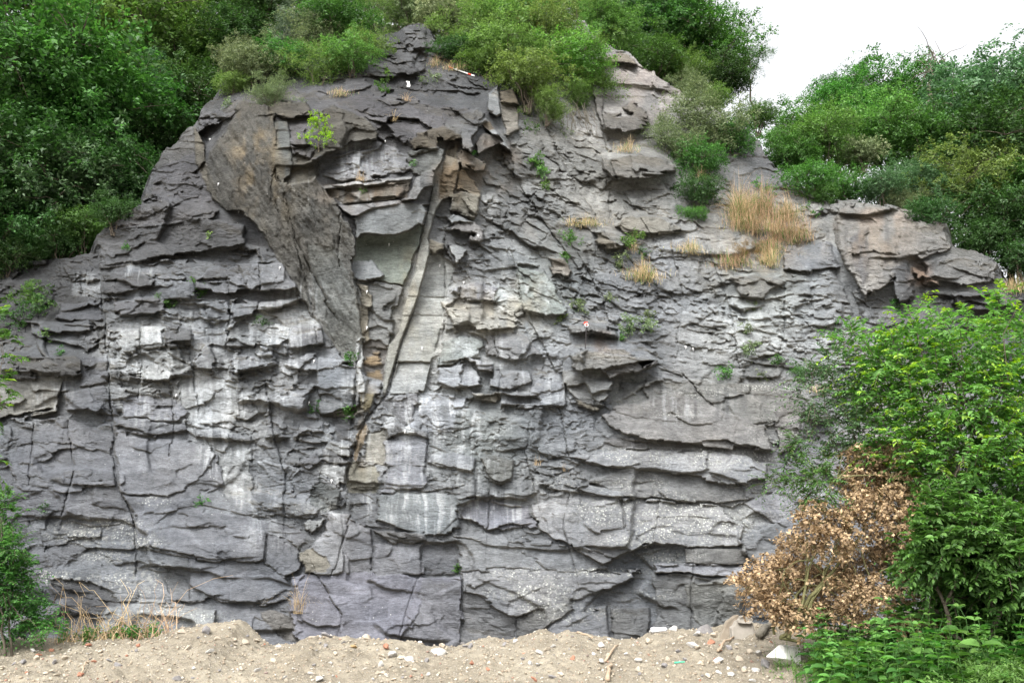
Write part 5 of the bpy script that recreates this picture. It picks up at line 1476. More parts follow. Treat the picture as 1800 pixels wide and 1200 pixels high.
    herb(*a[:5], n=a[5])
for e_ in [o_ for o_ in COL.objects if o_.get('group') == GRP_H and 'reeper' in o_['label']]:
    e_.name = 'creeper'

# the lone sapling on the shelf: tiers of small bright leaves
def sapling(px, py, hpx, label):
    rng = np.random.default_rng(4); p = on_rock(px, py, .05); s = mpp(p.y); H = hpx * s
    e = tag(empty('sapling', p), label, 'young tree')
    tp = curve_pts((0, 0, 0), (-.05, -.05, H), 0, rng, 8, .02); P = [(tp, np.linspace(.018, .004, 8))]; lob = []
    for k in range(26):
        z = rng.uniform(.12, 1.0); a = rng.uniform(0, 6.28); L = H * (.52 - .42 * z) * rng.uniform(.8, 1.15) + .05
        p0 = np.array([-.05 * z, -.05 * z, H * z]); p1 = p0 + np.array([math.cos(a) * L, math.sin(a) * L, L * .1])
        P.append((curve_pts(p0, p1, .04, rng, 4, .03), np.linspace(.006, .002, 4)))
        for q_ in (.4, .7, 1.0): lob.append((*(p0 + (p1 - p0) * q_), .055))
    (V, F), *_ = foliage(rng, lob, 1500, .045, .08, .9, 0, .55)
    link('crown', mesh_np('crown', V, F, LM_['young']), e)
    tv, tf = tubes(P); link('trunk', mesh_np('trunk', tv, tf, BARK, True), e)
sapling(560, 268, 78, 'lone bright green sapling growing out of the dark overhang')

# dead stems hanging down the gully
def hanging_stems():
    rng = np.random.default_rng(6)
    for (px, py, n, L, lab) in [(925, 165, 46, 120, 'curtain of dead brown stems hanging below the yellow green shrub'), (1003, 200, 26, 95, 'bundle of bare upright stems below the feathery tree')]:
        p = on_rock(px, py, .35); s = mpp(p.y)
        e = tag(empty('dead_stem_curtain', p), lab, 'dead stems')
        P = []
        for i in range(n):
            b = np.array([rng.normal() * 16 * s, rng.normal() * .15, rng.uniform(-5, 25) * s])
            q_ = b + np.array([rng.normal() * 14 * s + 14 * s, .1, -L * s * rng.uniform(.5, 1.1)])
            P.append((curve_pts(b, q_, .06, rng, 7, .05), np.linspace(.012, .004, 7)))
        tv, tf = tubes(P, 4); link('stems', mesh_np('stems', tv, tf, BARKG), e)
hanging_stems()

# ================================================================== CLIMBING HARDWARE AND MARKS
steel = plain_mat('galvanised_steel', (.62, .62, .62), (.8, .8, .8), 30, .45, .1, .002, .5)
whitep = plain_mat('white_paint', (.70, .70, .68), (.82, .82, .80), 20, .7)
redp = plain_mat('red_paint', (.55, .05, .03), (.65, .08, .05), 20, .6)
orangep = plain_mat('orange_plastic', (.62, .16, .07), (.7, .22, .1), 20, .6)
darkr = plain_mat('dark_strap', (.03, .03, .03), (.06, .05, .05), 30, .9)
def torus_arr(R1, r1, c, ax, n=14, m_=6):
    ax = unit(np.array(ax, float)[None])[0]; ref = np.array([0, 0, 1.0]) if abs(ax[2]) < .8 else np.array([1.0, 0, 0])
    a = unit(np.cross(ax, ref)[None])[0]; b = np.cross(ax, a)
    th = np.arange(n + 1) / n * 2 * np.pi
    pts = np.array(c) + R1 * (np.cos(th)[:, None] * a + np.sin(th)[:, None] * b)
    return tubes([(pts, np.full(n + 1, r1))], m_)
def box_arr(c, sx, sy, sz):
    V = np.array([[x, y, z] for x in (-1, 1) for y in (-1, 1) for z in (-1, 1)], float) * .5 * np.array([sx, sy, sz]) + np.array(c)
    return V, np.array([[0, 1, 3, 2], [4, 6, 7, 5], [0, 4, 5, 1], [2, 3, 7, 6], [0, 2, 6, 4], [1, 5, 7, 3]])
GB = 'bolt hangers fixed in the rock'
plate = mesh_np('hanger_plate', *cat([box_arr((0, -.008, .02), .05, .010, .055), box_arr((0, -.025, .02), .018, .03, .018), box_arr((0, -.03, -.012), .04, .045, .008)]), steel)
ringm = mesh_np('ring', *torus_arr(.032, .007, (0, -.045, -.035), (1, .35, .2)), steel, True)
for px, py, lab in [(712, 758, 'on the dark wedge right of the corner'), (684, 430, 'on the smooth green-grey wall under the roof'), (645, 513, 'in the dark corner, upper of two'),
   (645, 576, 'in the dark corner, lower of two'), (841, 415, 'on the small block right of the pale flake'), (773, 467, 'at the top of the smooth tan slab'), (742, 612, 'low on the smooth tan slab'),
   (384, 324, 'on the brown overhanging face, left side'), (420, 372, 'beside the dark strip left of the buttress'), (492, 471, 'at the left edge of the tapering buttress'),
   (552, 635, 'above the slanted grey block'), (543, 708, 'left of the green cushion'), (369, 246, 'at the upper left corner of the buttress'), (815, 497, 'at the left end of the pale boss'),
   (677, 249, 'on the white-streaked boulder under the roof'), (310, 695, 'on the wall left of the long white streak'), (1205, 610, 'left of two on the rounded slab at right'), (1218, 613, 'right of two on the rounded slab at right'),
   (583, 845, 'in the lower corner left of the seep')]:
    p = on_rock(px, py, .02)
    e = tag(empty('bolt_hanger', p, s=.75), 'small steel bolt hanger ' + lab, 'bolt hanger', GB)
    link('plate', plate, e); link('ring', ringm, e)

# red and white surveying pole lying on the summit shelf
def pole():
    a = on_rock(789, 118, .12); b = on_rock(834, 134, .12)
    a, b = np.array(a), np.array(b)
    e = tag(empty('striped_pole', tuple(a)), 'thin red and white pole lying on the dark shelf below the green shrub', 'pole')
    q_ = [0, .18, .75, .88, 1]
    for i in range(4):
        p0, p1 = (b - a) * q_[i], (b - a) * q_[i + 1]
        V, F = tubes([(np.array([p0, (p0 + p1) / 2, p1]), [.022] * 3)], 8)
        link('red_band' if i % 2 == 0 else 'white_band', mesh_np('band', V, F, redp if i % 2 == 0 else whitep, True), e)
pole()
# white rag on a stake
def cloth_strip(name, px, py, wpx, hpx, mt, label, cat_, off=.08, seed=1):
    rng = np.random.default_rng(seed); p = on_rock(px, py, off); s = mpp(p.y)
    u = np.linspace(0, 1, 12); v = np.linspace(-1, 1, 5); U, W2 = np.meshgrid(u, v)
    wv = (1 - .45 * U + .25 * np.sin(U * 9 + seed)) * wpx * s * .5
    xx = W2 * wv + .25 * wpx * s * np.sin(U * 5 + seed * 2); zz = -U * hpx * s
    yy = .015 * np.sin(U * 11 + W2 * 3)
    fr = np.stack([xx, yy, zz], -1).reshape(-1, 3); i = np.arange(60).reshape(5, 12)
    F = np.stack([i[:-1, :-1], i[:-1, 1:], i[1:, 1:], i[1:, :-1]], -1).reshape(-1, 4)
    V2 = fr + np.array([0, .006, 0])
    V, F = cat([(fr, F), (V2, F[:, ::-1])])
    o_ = link(name, mesh_np(name, V, F, mt, True)); o_.location = p
    return tag(o_, label, cat_)
cloth_strip('rag', 717, 143, 7, 20, whitep, 'crumpled white rag caught on the dark shelf among dry tufts', 'rag', .3, 3)
cloth_strip('rag', 1031, 565, 7, 12, redp, 'red rag tied at the top of the dark strap above the beak-shaped rock', 'rag', .12, 5)
def strap():
    a = np.array(on_rock(1031, 575, .06)); b = np.array(on_rock(1029, 612, .06))
    e = tag(empty('strap', tuple(a)), 'dark strap hanging straight down from the red rag', 'strap')
    V, F = tubes([(curve_pts((0, 0, 0), b - a, 0, np.random.default_rng(1), 6, .01), np.full(6, .012))], 6)
    link('webbing', mesh_np('webbing', V, F, darkr, True), e)
    V, F = torus_arr(.04, .008, (0, -.02, .05), (0, 1, 0)); link('buckle', mesh_np('buckle', V, F, steel, True), e)
strap()

# ================================================================== RUBBLE ON THE SPOIL BANK
def stone_mesh(seed, cm, flat=.6, n=16, mt=None, bev=.04):
    rng = np.random.default_rng(seed)
    P = unit(rng.normal(size=(n, 3))) * rng.uniform(.75, 1.0, (n, 1)) * np.array([1, .75, flat])
    import bmesh
    bm = bmesh.new()
    for p in P: bm.verts.new(p)
    r = bmesh.ops.convex_hull(bm, input=bm.verts)
    for v in [v for v in bm.verts if not v.link_faces]: bm.verts.remove(v)
    bmesh.ops.bevel(bm, geom=bm.edges[:], offset=bev, segments=2, affect='EDGES')
    bmesh.ops.triangulate(bm, faces=bm.faces[:])
    bmesh.ops.subdivide_edges(bm, edges=[e for e in bm.edges if e.calc_length() > .35], cuts=1)
    for v in bm.verts:
        v.co *= 1 + .04 * math.sin(v.co.x * 9 + seed) * math.sin(v.co.y * 11) + .02 * math.sin(v.co.z * 23)
    me = bpy.data.meshes.new('stone'); bm.to_mesh(me); bm.free()
    me.materials.append(mt or cm)
    return me
st_tan = plain_mat('sandy_stone', (.30, .25, .19), (.42, .37, .30), 6, .95, .5, .01)
st_pale = plain_mat('pale_stone', (.33, .315, .29), (.46, .445, .42), 6, .95, .4, .01)
st_brick = plain_mat('broken_brick', (.26, .115, .075), (.34, .18, .12), 9, .95, .4, .01)
st_grey = plain_mat('grey_stone', (.15, .14, .145), (.24, .23, .22), 6, .95, .5, .01)
mort = plain_mat('concrete', (.20, .18, .15), (.30, .275, .24), 5, .95, .6, .012)
STM = [stone_mesh(i, st_tan, .45 + .1 * (i % 4), 12 + i) for i in range(8)]
def stone(px, py, r, mt, i, label=None, kind='stone', group='loose stones on the spoil bank', rot=None, sink=.35, cat_='stone'):
    p = on_ground(px, py); s = r * mpp(p.y)
    rg = random.Random(i * 91 + int(px))
    o_ = link(kind, STM[i % 8]); o_.location = (p.x, p.y, p.z + s * (.5 - sink))
    o_.scale = (s, s * .9, s); o_.rotation_euler = rot or (rg.uniform(-.5, .5), rg.uniform(-.5, .5), rg.uniform(0, 6.28))
    put(o_, mt)
    return tag(o_, label, cat_, group)
for i, (px, py, r, mt, lab) in enumerate([
 (548, 1116, 12, st_tan, 'pointed sandy stone on the crest below the tall dry tuft'),(574, 1118, 12, st_grey, 'dark stone right of the pointed sandy one'),
 (362, 1110, 14, st_grey, 'grey slanted stone on the crest at left'),(320, 1112, 10, st_tan, 'tan stone left of the grey slanted one'),
 (330, 1142, 11, st_tan, 'yellowish stone below the crest at left'),(246, 1134, 8, st_brick, 'red brick piece on the left part of the bank'),
 (155, 1136, 7, st_brick, 'small brick piece nearest the left weeds'),(88, 1142, 8, st_brick, 'brick red fragment at the far left, upper'),
 (68, 1152, 7, st_brick, 'brick red fragment at the far left, lower'),(165, 1163, 6, st_brick, 'small red chip low on the left bank'),
 (40, 1166, 9, st_grey, 'dark stone at the far left of the bank'),(96, 1166, 8, st_grey, 'dark stone below the brick fragments'),
 (770, 1150, 20, st_pale, 'biggest white stone of the cluster in the middle'),(718, 1158, 14, st_pale, 'white stone left of the biggest white one'),
 (690, 1152, 13, st_pale, 'rounded white stone at the left of the cluster'),(668, 1168, 9, st_pale, 'small white stone at the lower left of the cluster'),
 (738, 1128, 8, st_pale, 'pale stone half buried on the crest above the cluster'),(622, 1137, 9, plain_mat('ochre_stone', (.36, .24, .11), (.42, .30, .16), 6, .95), 'ochre stone on the middle left of the bank'),
 (645, 1116, 12, st_tan, 'long flat stone on the crest above the ochre one'),(830, 1168, 8, st_brick, 'pinkish stone below the white cluster'),
 (932, 1166, 10, st_pale, 'pale stone in the centre right of the bank'),(922, 1148, 6, st_brick, 'orange brick chip in the centre of the bank'),
 (948, 1150, 9, st_pale, 'white chip beside the orange brick chip'),(1005, 1158, 8, st_brick, 'brick coloured chip right of centre'),
 (1060, 1168, 11, st_pale, 'flat white piece on the right half of the bank'),(1148, 1110, 9, st_pale, 'white stone on the crest at right'),
 (1185, 1108, 10, st_pale, 'pale flat stone on the crest beside the tube'),(1240, 1112, 18, st_grey, 'grey angular block on the crest left of the leaning slab'),
 (1285, 1185, 9, st_pale, 'white chip low on the right of the bank'),(1230, 1166, 12, st_tan, 'tan flat stone low on the right of the bank'),
 (1328, 1180, 10, st_pale, 'pale chip near the white block'),(1350, 1172, 15, st_grey, 'grey slab lying left of the white block'),
 (985, 1190, 9, st_tan, 'sandy stone at the lower edge, right of centre'),(880, 1188, 8, st_tan, 'sandy stone at the lower edge, centre'),
 (1170, 1172, 8, st_tan, 'sandy stone below the sticks on the right'),(1250, 1130, 9, st_brick, 'brick chip under the leaning slab'),
(1215, 1135, 14, st_pale, 'pale angular stone on the bank left of the leaning slab'),(1195, 1122, 11, st_tan, 'sandy angular stone below the crest at right'),
 (1262, 1165, 13, st_pale, 'pale angular stone in front of the leaning slab'),(1300, 1160, 12, st_tan, 'sandy block at the foot of the upright slab'),(1335, 1150, 12, st_pale, 'pale block between the upright slab and the white block'),
 (1225, 1118, 12, st_pale, 'pale block on the crest behind the leaning slab'),(1282, 1140, 9, st_grey, 'grey block between the two leaning slabs'),
 (480, 1166, 8, st_tan, 'tan stone low on the left half'),(545, 1184, 8, st_pale, 'pale stone at the lower edge, left half'),(420, 1178, 7, st_pale, 'small pale stone low on the left half'),
 (590, 1150, 8, st_tan, 'tan stone left of the ochre one'),(212, 1170, 12, st_grey, 'dull grey stone low on the left bank'),(560, 1195, 14, st_pale, 'white stone cut by the lower edge')]):
    stone(px, py, r, mt, i, lab)
rg = np.random.default_rng(12)
mm = [st_tan] * 8 + [st_pale] * 4 + [st_grey] * 3 + [st_brick]
zones = [(0, 300, 'small rough stone on the left end of the spoil bank'), (300, 600, 'small rough stone on the left middle of the spoil bank'),
         (600, 900, 'small rough stone around the white cluster'), (900, 1150, 'small rough stone on the right middle of the spoil bank'), (1150, 1400, 'small rough stone near the leaning slab')]
for i in range(230):
    px = rg.uniform(0, 1400); py = rg.uniform(1118, 1199)
    lab = [z for z in zones if z[0] <= px < z[1]][0][2]
    stone(px, py, 2.5 + 7 * rg.random() ** 2.2, mm[rg.integers(16)], int(rg.integers(1000)), lab, group=lab.replace('stone', 'stones'), sink=.2)
# gravel: chips beyond counting
def gravel(n=14000):
    rng = np.random.default_rng(21)
    y = rng.uniform(10.2, 15.2, n); x = rng.uniform(-9.5, 7.0, n) * y / 14.6
    s = .006 + .022 * rng.random(n) ** 3.5
    z = ground_z(x, y) + s * .3
    base = np.array([[1, 0, 0], [-1, 0, 0], [0, 1, 0], [0, -1, 0], [0, 0, .7], [0, 0, -.7]], float)
    tri = np.array([[0, 2, 4], [2, 1, 4], [1, 3, 4], [3, 0, 4], [2, 0, 5], [1, 2, 5], [3, 1, 5], [0, 3, 5]])
    V = base[None] * (s[:, None, None] * rng.uniform(.6, 1.5, (n, 6, 1)))
    a = rng.uniform(0, 6.28, n); c_, s_ = np.cos(a)[:, None], np.sin(a)[:, None]
    V = np.stack([V[..., 0] * c_ - V[..., 1] * s_, V[..., 0] * s_ + V[..., 1] * c_, V[..., 2]], -1) + np.stack([x, y, z], -1)[:, None]
    F = (tri[None] + np.arange(n)[:, None, None] * 6).reshape(-1, 3)
    m, t, o = mat_new('gravel_chips')
    g = t.nodes.new('ShaderNodeNewGeometry')
    c = ramp(t, g.outputs['Random Per Island'], [(0, (.24, .19, .14)), (.5, (.30, .255, .19)), (.8, (.36, .32, .26)), (.93, (.46, .43, .38)), (.975, (.30, .17, .12)), (1, (.18, .17, .17))])
    principled(t, o, c, .95, .15)
    tag(link('gravel', mesh_np('gravel', V.reshape(-1, 3), F, m)), 'loose gravel and brick chips scattered over the dug earth', 'gravel', kind='stuff')
gravel()

# leaning broken slabs, the white block, sticks, the tube
def slab(name, corners, thick, px, py, yy, mt, label, cat_, seed=1, grad=(0, 0)):
    """a broken plate: outline given in photo pixels round (px, py), stood at distance yy, with real thickness"""
    s = mpp(yy); c = at(px, py, yy)
    import bmesh
    bm = bmesh.new(); rng = random.Random(seed)
    pts = []
    n = len(corners)
    for i in range(n):
        a, b = corners[i], corners[(i + 1) % n]
        for q_ in (0, .33, .66):
            j = 0 if q_ == 0 else 1.3
            pts.append((a[0] + (b[0] - a[0]) * q_ + rng.uniform(-j, j), a[1] + (b[1] - a[1]) * q_ + rng.uniform(-j, j), 0))
            u_ = pts[-1]; pts[-1] = (u_[0], u_[1], (grad[0] * u_[0] + grad[1] * u_[1]) * s + rng.uniform(-.012, .012))
    fv = [bm.verts.new((p[0] * s, p[2], -p[1] * s)) for p in pts]
    f = bm.faces.new(fv)
    r = bmesh.ops.extrude_face_region(bm, geom=[f])
    for v in [g for g in r['geom'] if isinstance(g, bmesh.types.BMVert)]:
        v.co.y += thick; v.co.z += rng.uniform(-.01, .03); v.co.x += rng.uniform(-.012, .012)
    bmesh.ops.recalc_face_normals(bm, faces=bm.faces[:])
    bmesh.ops.bevel(bm, geom=[e for e in bm.edges], offset=.008, segments=1, affect='EDGES')
    me = bpy.data.meshes.new(name); bm.to_mesh(me); bm.free(); me.materials.append(mt)
    o_ = link(name, me); o_.location = c
    return tag(o_, label, cat_)
slab('concrete_slab', [(-30, 62), (-38, 50), (10, -8), (32, -20), (40, 0), (22, 30), (-5, 58)], .12, 1270, 1102, 13.9, plain_mat('earthy_concrete', (.15, .12, .09), (.23, .20, .155), 6, .95, .6, .012), 'broken brown slab leaning left at the end of the spoil bank', 'slab', 2, (.25, -.55))
slab('concrete_slab', [(-20, 52), (-22, 2), (-8, -12), (14, -14), (18, 10), (16, 50), (5, 58)], .14, 1308, 1102, 13.7, mort, 'upright pale concrete slab beside the brown leaning one', 'slab', 3, (.15, -.30))
slab('flat_stone', [(-14, 4), (-10, -6), (6, -7), (12, 0), (6, 6)], .10, 1312, 1090, 13.65, mort, 'small flat stone perched on the upright concrete slab', 'stone', 4)
WB = stone_mesh(203, st_pale, .62, 11, None, .02)
def white_block():
    p = at(1380, 1150, 12.3); s = 44 * mpp(12.3)
    o_ = link('white_block', WB); o_.location = (p.x, p.y, p.z); o_.scale = (s, s * .8, s * .8); o_.rotation_euler = (.35, .1, .6)
    put(o_, plain_mat('white_stone', (.60, .59, .56), (.74, .73, .70), 5, .95, .5, .01))
    tag(o_, 'large white broken block at the edge of the green weeds', 'block')
white_block()
STK = plain_mat('dry_wood', (.26, .19, .13), (.38, .30, .22), 12, .9, .5, .01)
def stick(px0, py0, px1, py1, r, mt, label, name='stick', cat_='stick', lift=.03):
    a = on_ground(px0, py0); b = on_ground(px1, py1)
    a = np.array(a) + [0, 0, lift]; b = np.array(b) + [0, 0, lift]
    rng = np.random.default_rng(int(px0))
    cp = curve_pts((0, 0, 0), b - a, .02, rng, 7, .03); rr = np.linspace(r, r * .6, 7)
    d0, d1 = unit(cp[:1] - cp[1:2]) * .004, unit(cp[-1:] - cp[-2:-1]) * .004
    V, F = tubes([(np.concatenate([cp[:1] + d0, cp, cp[-1:] + d1]), np.concatenate([[r * .02], rr, [r * .02]]))], 9)
    o_ = link(name, mesh_np(name, V, F, mt, True)); o_.location = a
    return tag(o_, label, cat_)
stick(1015, 1118, 1042, 1130, .018, STK, 'reddish brown stick on the crest right of centre', lift=.06)
stick(1064, 1165, 1086, 1138, .02, STK, 'pale stick pointing up the bank on the right half')
stick(1068, 1198, 1074, 1170, .03, STK, 'thick pale stick at the lower edge, right half')
stick(142, 1190, 155, 1163, .012, STK, 'thin twig on the left part of the bank')
stick(1262, 1148, 1290, 1122, .02, STK, 'dark broken branch under the leaning slab')
stick(1335, 1128, 1362, 1106, .06, BARKG, 'sawn grey branch end poking out beside the dead branches', 'branch', 'branch', .1)
tubem = plain_mat('grey_plastic', (.62, .62, .66), (.72, .72, .75), 10, .6)
stick(1146, 1116, 1172, 1113, .045, tubem, 'short pale grey tube lying on the crest at right', 'tube', 'tube', .06)
stick(1186, 1168, 1204, 1170, .012, plain_mat('green_plastic', (.05, .38, .22), (.07, .42, .26), 10, .6), 'bright green plastic strip on the right of the bank', 'plastic_strip', 'strip', .03)
print('rubble', round(time.time() - T0, 1))

# ================================================================== FOREGROUND PLANTS
def px_lobes(lst, y, jit=.3, seed=0):
    """crown lobes read off the photo as (px, py, radius px), each set at its own distance"""
    rng = np.random.default_rng(seed); out = []
    for l in lst:
        yy = y + (l[3] if len(l) > 3 else rng.uniform(-jit, jit)); p = at(l[0], l[1], yy)
        out.append((p.x, p.y, p.z, l[2] * mpp(yy)))
    return out
def shift(V, b): return V - np.array(b)[None]

def shoots(rng, lobes, n, L, leaf, nl=16, up=.5, tipfrac=.3):
    """arching leafy shoots with leaflets in two rows; returns mature part and young tips"""
    Lb = np.array(lobes); w_ = Lb[:, 3] ** 2; w_ /= w_.sum()
    k = rng.choice(len(Lb), n, p=w_)
    d = unit(rng.normal(size=(n, 3)) + np.array([0, -.15, .25]))
    c = Lb[k, :3] + d * Lb[k, 3:4] * (.55 + .4 * rng.random((n, 1)))
    ax = unit(d + rng.normal(size=(n, 3)) * .4 + np.array([0, 0, up]))
    LL = L * rng.uniform(.5, 1.3, (n, 1, 1))
    s = (np.arange(nl) / (nl - 1))[None, :, None]
    P = c[:, None] + ax[:, None] * s * LL + np.array([0, 0, -.38]) * (s ** 2) * LL
    tang = unit(ax[:, None] + np.array([0, 0, -.76]) * s)
    sd = unit(np.cross(tang, np.array([0, 0, 1.0])))
    sg = np.where(np.arange(nl) % 2 == 0, 1, -1)[None, :, None]
    A = tang * .55 + sd * sg * .85 + rng.normal(size=P.shape) * .18 + np.array([0, 0, -.1])
    Nn = np.array([0, 0, 1.0]) + rng.normal(size=P.shape) * .35
    size = leaf * (1.1 - .5 * s[..., 0]) * rng.uniform(.75, 1.25, (n, nl))
    lift = (P[..., 2] > np.quantile(P[..., 2], .35)) | (rng.random((n, nl)) < .15)
    tip = (s[..., 0] > .55) & (rng.random((n, 1)) < tipfrac) & lift
    M = ~tip
    st = [(P[i, ::3], np.linspace(.006, .002, len(P[i, ::3]))) for i in range(0, n, 2)]
    def mk(mask): return big_leaves(P[mask], A[mask], Nn[mask], size[mask], size[mask] * .5) if mask.any() else None
    return mk(M), mk(tip), st

def big_tree(name, base_px, y, lobes, label, cat_, seed, n, L, leaf, stems, mk='fresh', tips='young', tr=.05, nl=14, tipfrac=.3, up=.5, fill=0):
    rng = np.random.default_rng(seed)
    b = on_ground(*base_px) if base_px[1] < 1199 else Vector((at(base_px[0], 1150, y).x, y, .2))
    b = Vector((at(base_px[0], 1100, y).x, y, gz(at(base_px[0], 1100, y).x, y) - .05))
    e = tag(empty(name, b), label, cat_)
    lb = px_lobes(lobes, y, .5, seed)
    a, c, st = shoots(rng, lb, n, L, leaf, nl, up, tipfrac)
    parts = [a]
    if fill:
        (V, F), *_ = foliage(rng, [(q[0], q[1] + .15, q[2], q[3] * .8) for q in lb], fill, leaf * .9, .2, .5, .1, .5)
        parts.append((V, F))
    V, F = cat(parts)
    link('crown', mesh_np('crown', shift(V, b), F, LM_[mk]), e)
    if c is not None: link('young_leaves', mesh_np('young_leaves', shift(c[0], b), c[1], LM_[tips]), e)
    P = list(st)
    for i, s_ in enumerate(stems):
        l = lb[s_ % len(lb)]
        P.append((curve_pts(np.array(b) + rng.normal(size=3) * [.12, .12, 0], np.array(l[:3]), .05, rng, 10, .05), np.linspace(tr, tr * .15, 10)))
        for q_ in range(4):
            l2 = lb[rng.integers(len(lb))]
            P.append((curve_pts(P[-1 - q_][0][6], np.array(l2[:3]) + rng.normal(size=3) * .2, .05, rng, 7, .06), np.linspace(tr * .4, tr * .1, 7)))
    tv, tf = tubes(P)
    link('trunk', mesh_np('trunk', shift(tv, b), tf, BARK, True), e)
    return e

big_tree('broadleaf_tree', (1640, 1080), 11.8,
  [(1640,590,42),(1600,640,70),(1700,600,60),(1780,620,75),(1560,700,60),(1660,700,90),(1760,720,100),(1600,790,80),(1700,820,110),(1800,820,110),(1620,870,70),(1740,900,100),(1850,700,90),(1545,640,36),(1680,960,90),(1790,980,100),(1860,900,100),(1600,565,26),(1500,600,24),(1760,560,40)],
  'tall bright foreground tree with yellow green shoot tips at the right edge', 'tree', 41, 2000, .46, .088, [1, 3, 5, 8, 11, 9], tipfrac=.6, fill=9000, mk='lush')
big_tree('young_tree', (1487, 1080), 12.6,
  [(1480,650,46),(1440,690,44),(1520,700,50),(1450,740,40),(1500,760,44),(1420,660,22),(1550,660,40),(1540,760,44),(1390,790,14),(1420,780,16)],
  'slender young tree with airy leaf sprays left of the bright foreground tree', 'tree', 42, 620, .38, .06, [0, 4], mk='blue', tips='fresh', tr=.022, tipfrac=.25)
big_tree('leafy_branch', (1520, 1080), 12.2,
  [(1400,830,26),(1440,850,34),(1380,850,14),(1350,850,10),(1430,880,22),(1400,780,18),(1460,815,24)],
  'drooping leafy branches reaching over the rock left of the dead branches', 'branch', 43, 240, .26, .05, [1], mk='mid', tips='yellow', tr=.02, up=.1, tipfrac=.2)
big_tree('dark_bush', (1700, 1120), 10.9,
  [(1680,950,70),(1760,960,80),(1640,1000,50),(1720,1030,70),(1800,1000,90),(1850,950,80),(1660,900,40)],
  'dense darker bush with large leaves below the bright foreground tree', 'bush', 44, 900, .26, .10, [1, 2], mk='fresh', tips='lush', tipfrac=.25, fill=7000)
# cut branches with dead leaves heaped at the foot of the trees
def dead_heap():
    rng = np.random.default_rng(50); y = 12.0
    base = at(1400, 1110, y); b = Vector((base.x, y, gz(base.x, y)))
    e = tag(empty('dead_branches', b), 'heap of cut branches with curled brown dead leaves beside the weeds', 'dead branches')
    L = [(1550,810,46),(1520,840,50),(1580,860,55),(1530,890,55),(1590,920,55),(1600,840,28),(1500,790,20),(1430,910,36),(1460,950,50),(1400,960,34),(1370,1000,44),(1320,1020,28),(1350,1060,40),(1420,1020,55),
         (1480,1010,45),(1540,970,50),(1600,980,42),(1400,1080,45),(1450,1070,40),(1520,1040,50),(1590,1030,36),(1500,1080,30),(1340,1040,34),(1610,1100,34),(1640,1115,22),(1415,880,12),(1480,910,30),(1300,1025,12),(1560,780,20),(1610,930,24)]
    lb = px_lobes(L, y, .45, 5)
    (V, F), c, ax, sl = foliage(rng, lb, 38000, .044, .15, .1, .35, .6, .7, nper=20)
    V = V + rng.normal(size=V.shape) * .006                      # curled
    V2 = shift(V, b)
    link('dead_leaves', mesh_np('dead_leaves', V2, F, LM_['brown']), e)
    tr = np.array(at(1375, 1112, y))
    P = []
    for px, py, r in [(1500, 920, .035), (1570, 830, .03), (1430, 960, .03), (1600, 960, .025), (1380, 1000, .02), (1480, 800, .02), (1545, 1010, .025)]:
        P.append((curve_pts(tr + rng.normal(size=3) * .06, np.array(at(px, py, y - .25)), -.05, rng, 10, .04), np.linspace(r, r * .25, 10)))
    for p in list(P):
        for q_ in range(9):
            l = lb[rng.integers(len(lb))]; k = rng.integers(3, 9)
            if np.linalg.norm(np.array(l[:3]) - p[0][k]) < 1.1:
                P.append((curve_pts(p[0][k], np.array(l[:3]), .04, rng, 6, .06), np.linspace(.010, .003, 6)))
    P += twigs_to(rng, c, ax, sl, lb, None, .16, .006)
    tv, tf = tubes(P); link('branches', mesh_np('branches', shift(tv, b), tf, plain_mat('green_bark', (.10, .10, .04), (.17, .16, .08), 12, .9, .4, .01), True), e)
    stick_ = tubes([(curve_pts(np.array(at(1635, 1040, y)), np.array(at(1655, 985, y - .1)), 0, rng, 5, .02), np.linspace(.03, .02, 5))])
dead_heap()

# weeds in front: upright stems with paired broad leaves
def weed_proto(seed, H=.6, leaf=.12, n=7):
    rng = np.random.default_rng(seed)
    tp = curve_pts((0, 0, -.05), (rng.normal() * .08, rng.normal() * .08, H), 0, rng, 8, .03)
    Ps, As, Ns, Ls = [], [], [], []
    for i in range(n):
        s = (i + 1) / n; k = s * 6.99; j = int(k); p = tp[j] * (1 - (k - j)) + tp[j + 1] * (k - j) if j < 7 else tp[7]
        a0 = i * 1.57 + rng.normal() * .3
        for a in (a0, a0 + math.pi):
            Ps.append(p); As.append([math.cos(a), math.sin(a), .15 + .5 * s - .3]); Ns.append([rng.normal() * .3, -.35 + rng.normal() * .3, 1]); Ls.append(leaf * (1.15 - .75 * s ** 2) * rng.uniform(.8, 1.2))
    V, F = big_leaves(np.array(Ps), np.array(As), np.array(Ns), np.array(Ls), np.array(Ls) * .66)
    tv, tf = tubes([(tp, np.linspace(.007, .002, 8))], 5)
    return mesh_np('leaves', V, F, LM_['fresh']), mesh_np('stem', tv, tf, LM_['mid'])
WP = [weed_proto(60 + i, .55 + .08 * (i % 3), .16 + .03 * (i % 2)) for i in range(5)]
rg = np.random.default_rng(61)
GW = 'leafy weeds at the lower right'
spots = []
for i in range(260):
    px = rg.uniform(1400, 1830); py = rg.uniform(1080, 1270)
    spots.append((px, py))
wl = [(1400, 1500, 'broad-leaved green weed at the left end of the weed patch, by the white block'), (1500, 1600, 'broad-leaved green weed below the brown dead leaves'),
      (1600, 1700, 'broad-leaved green weed below the dense darker bush'), (1700, 1900, 'broad-leaved green weed in the lower right corner')]
def bankz(x, y):
    return gz(x, y)
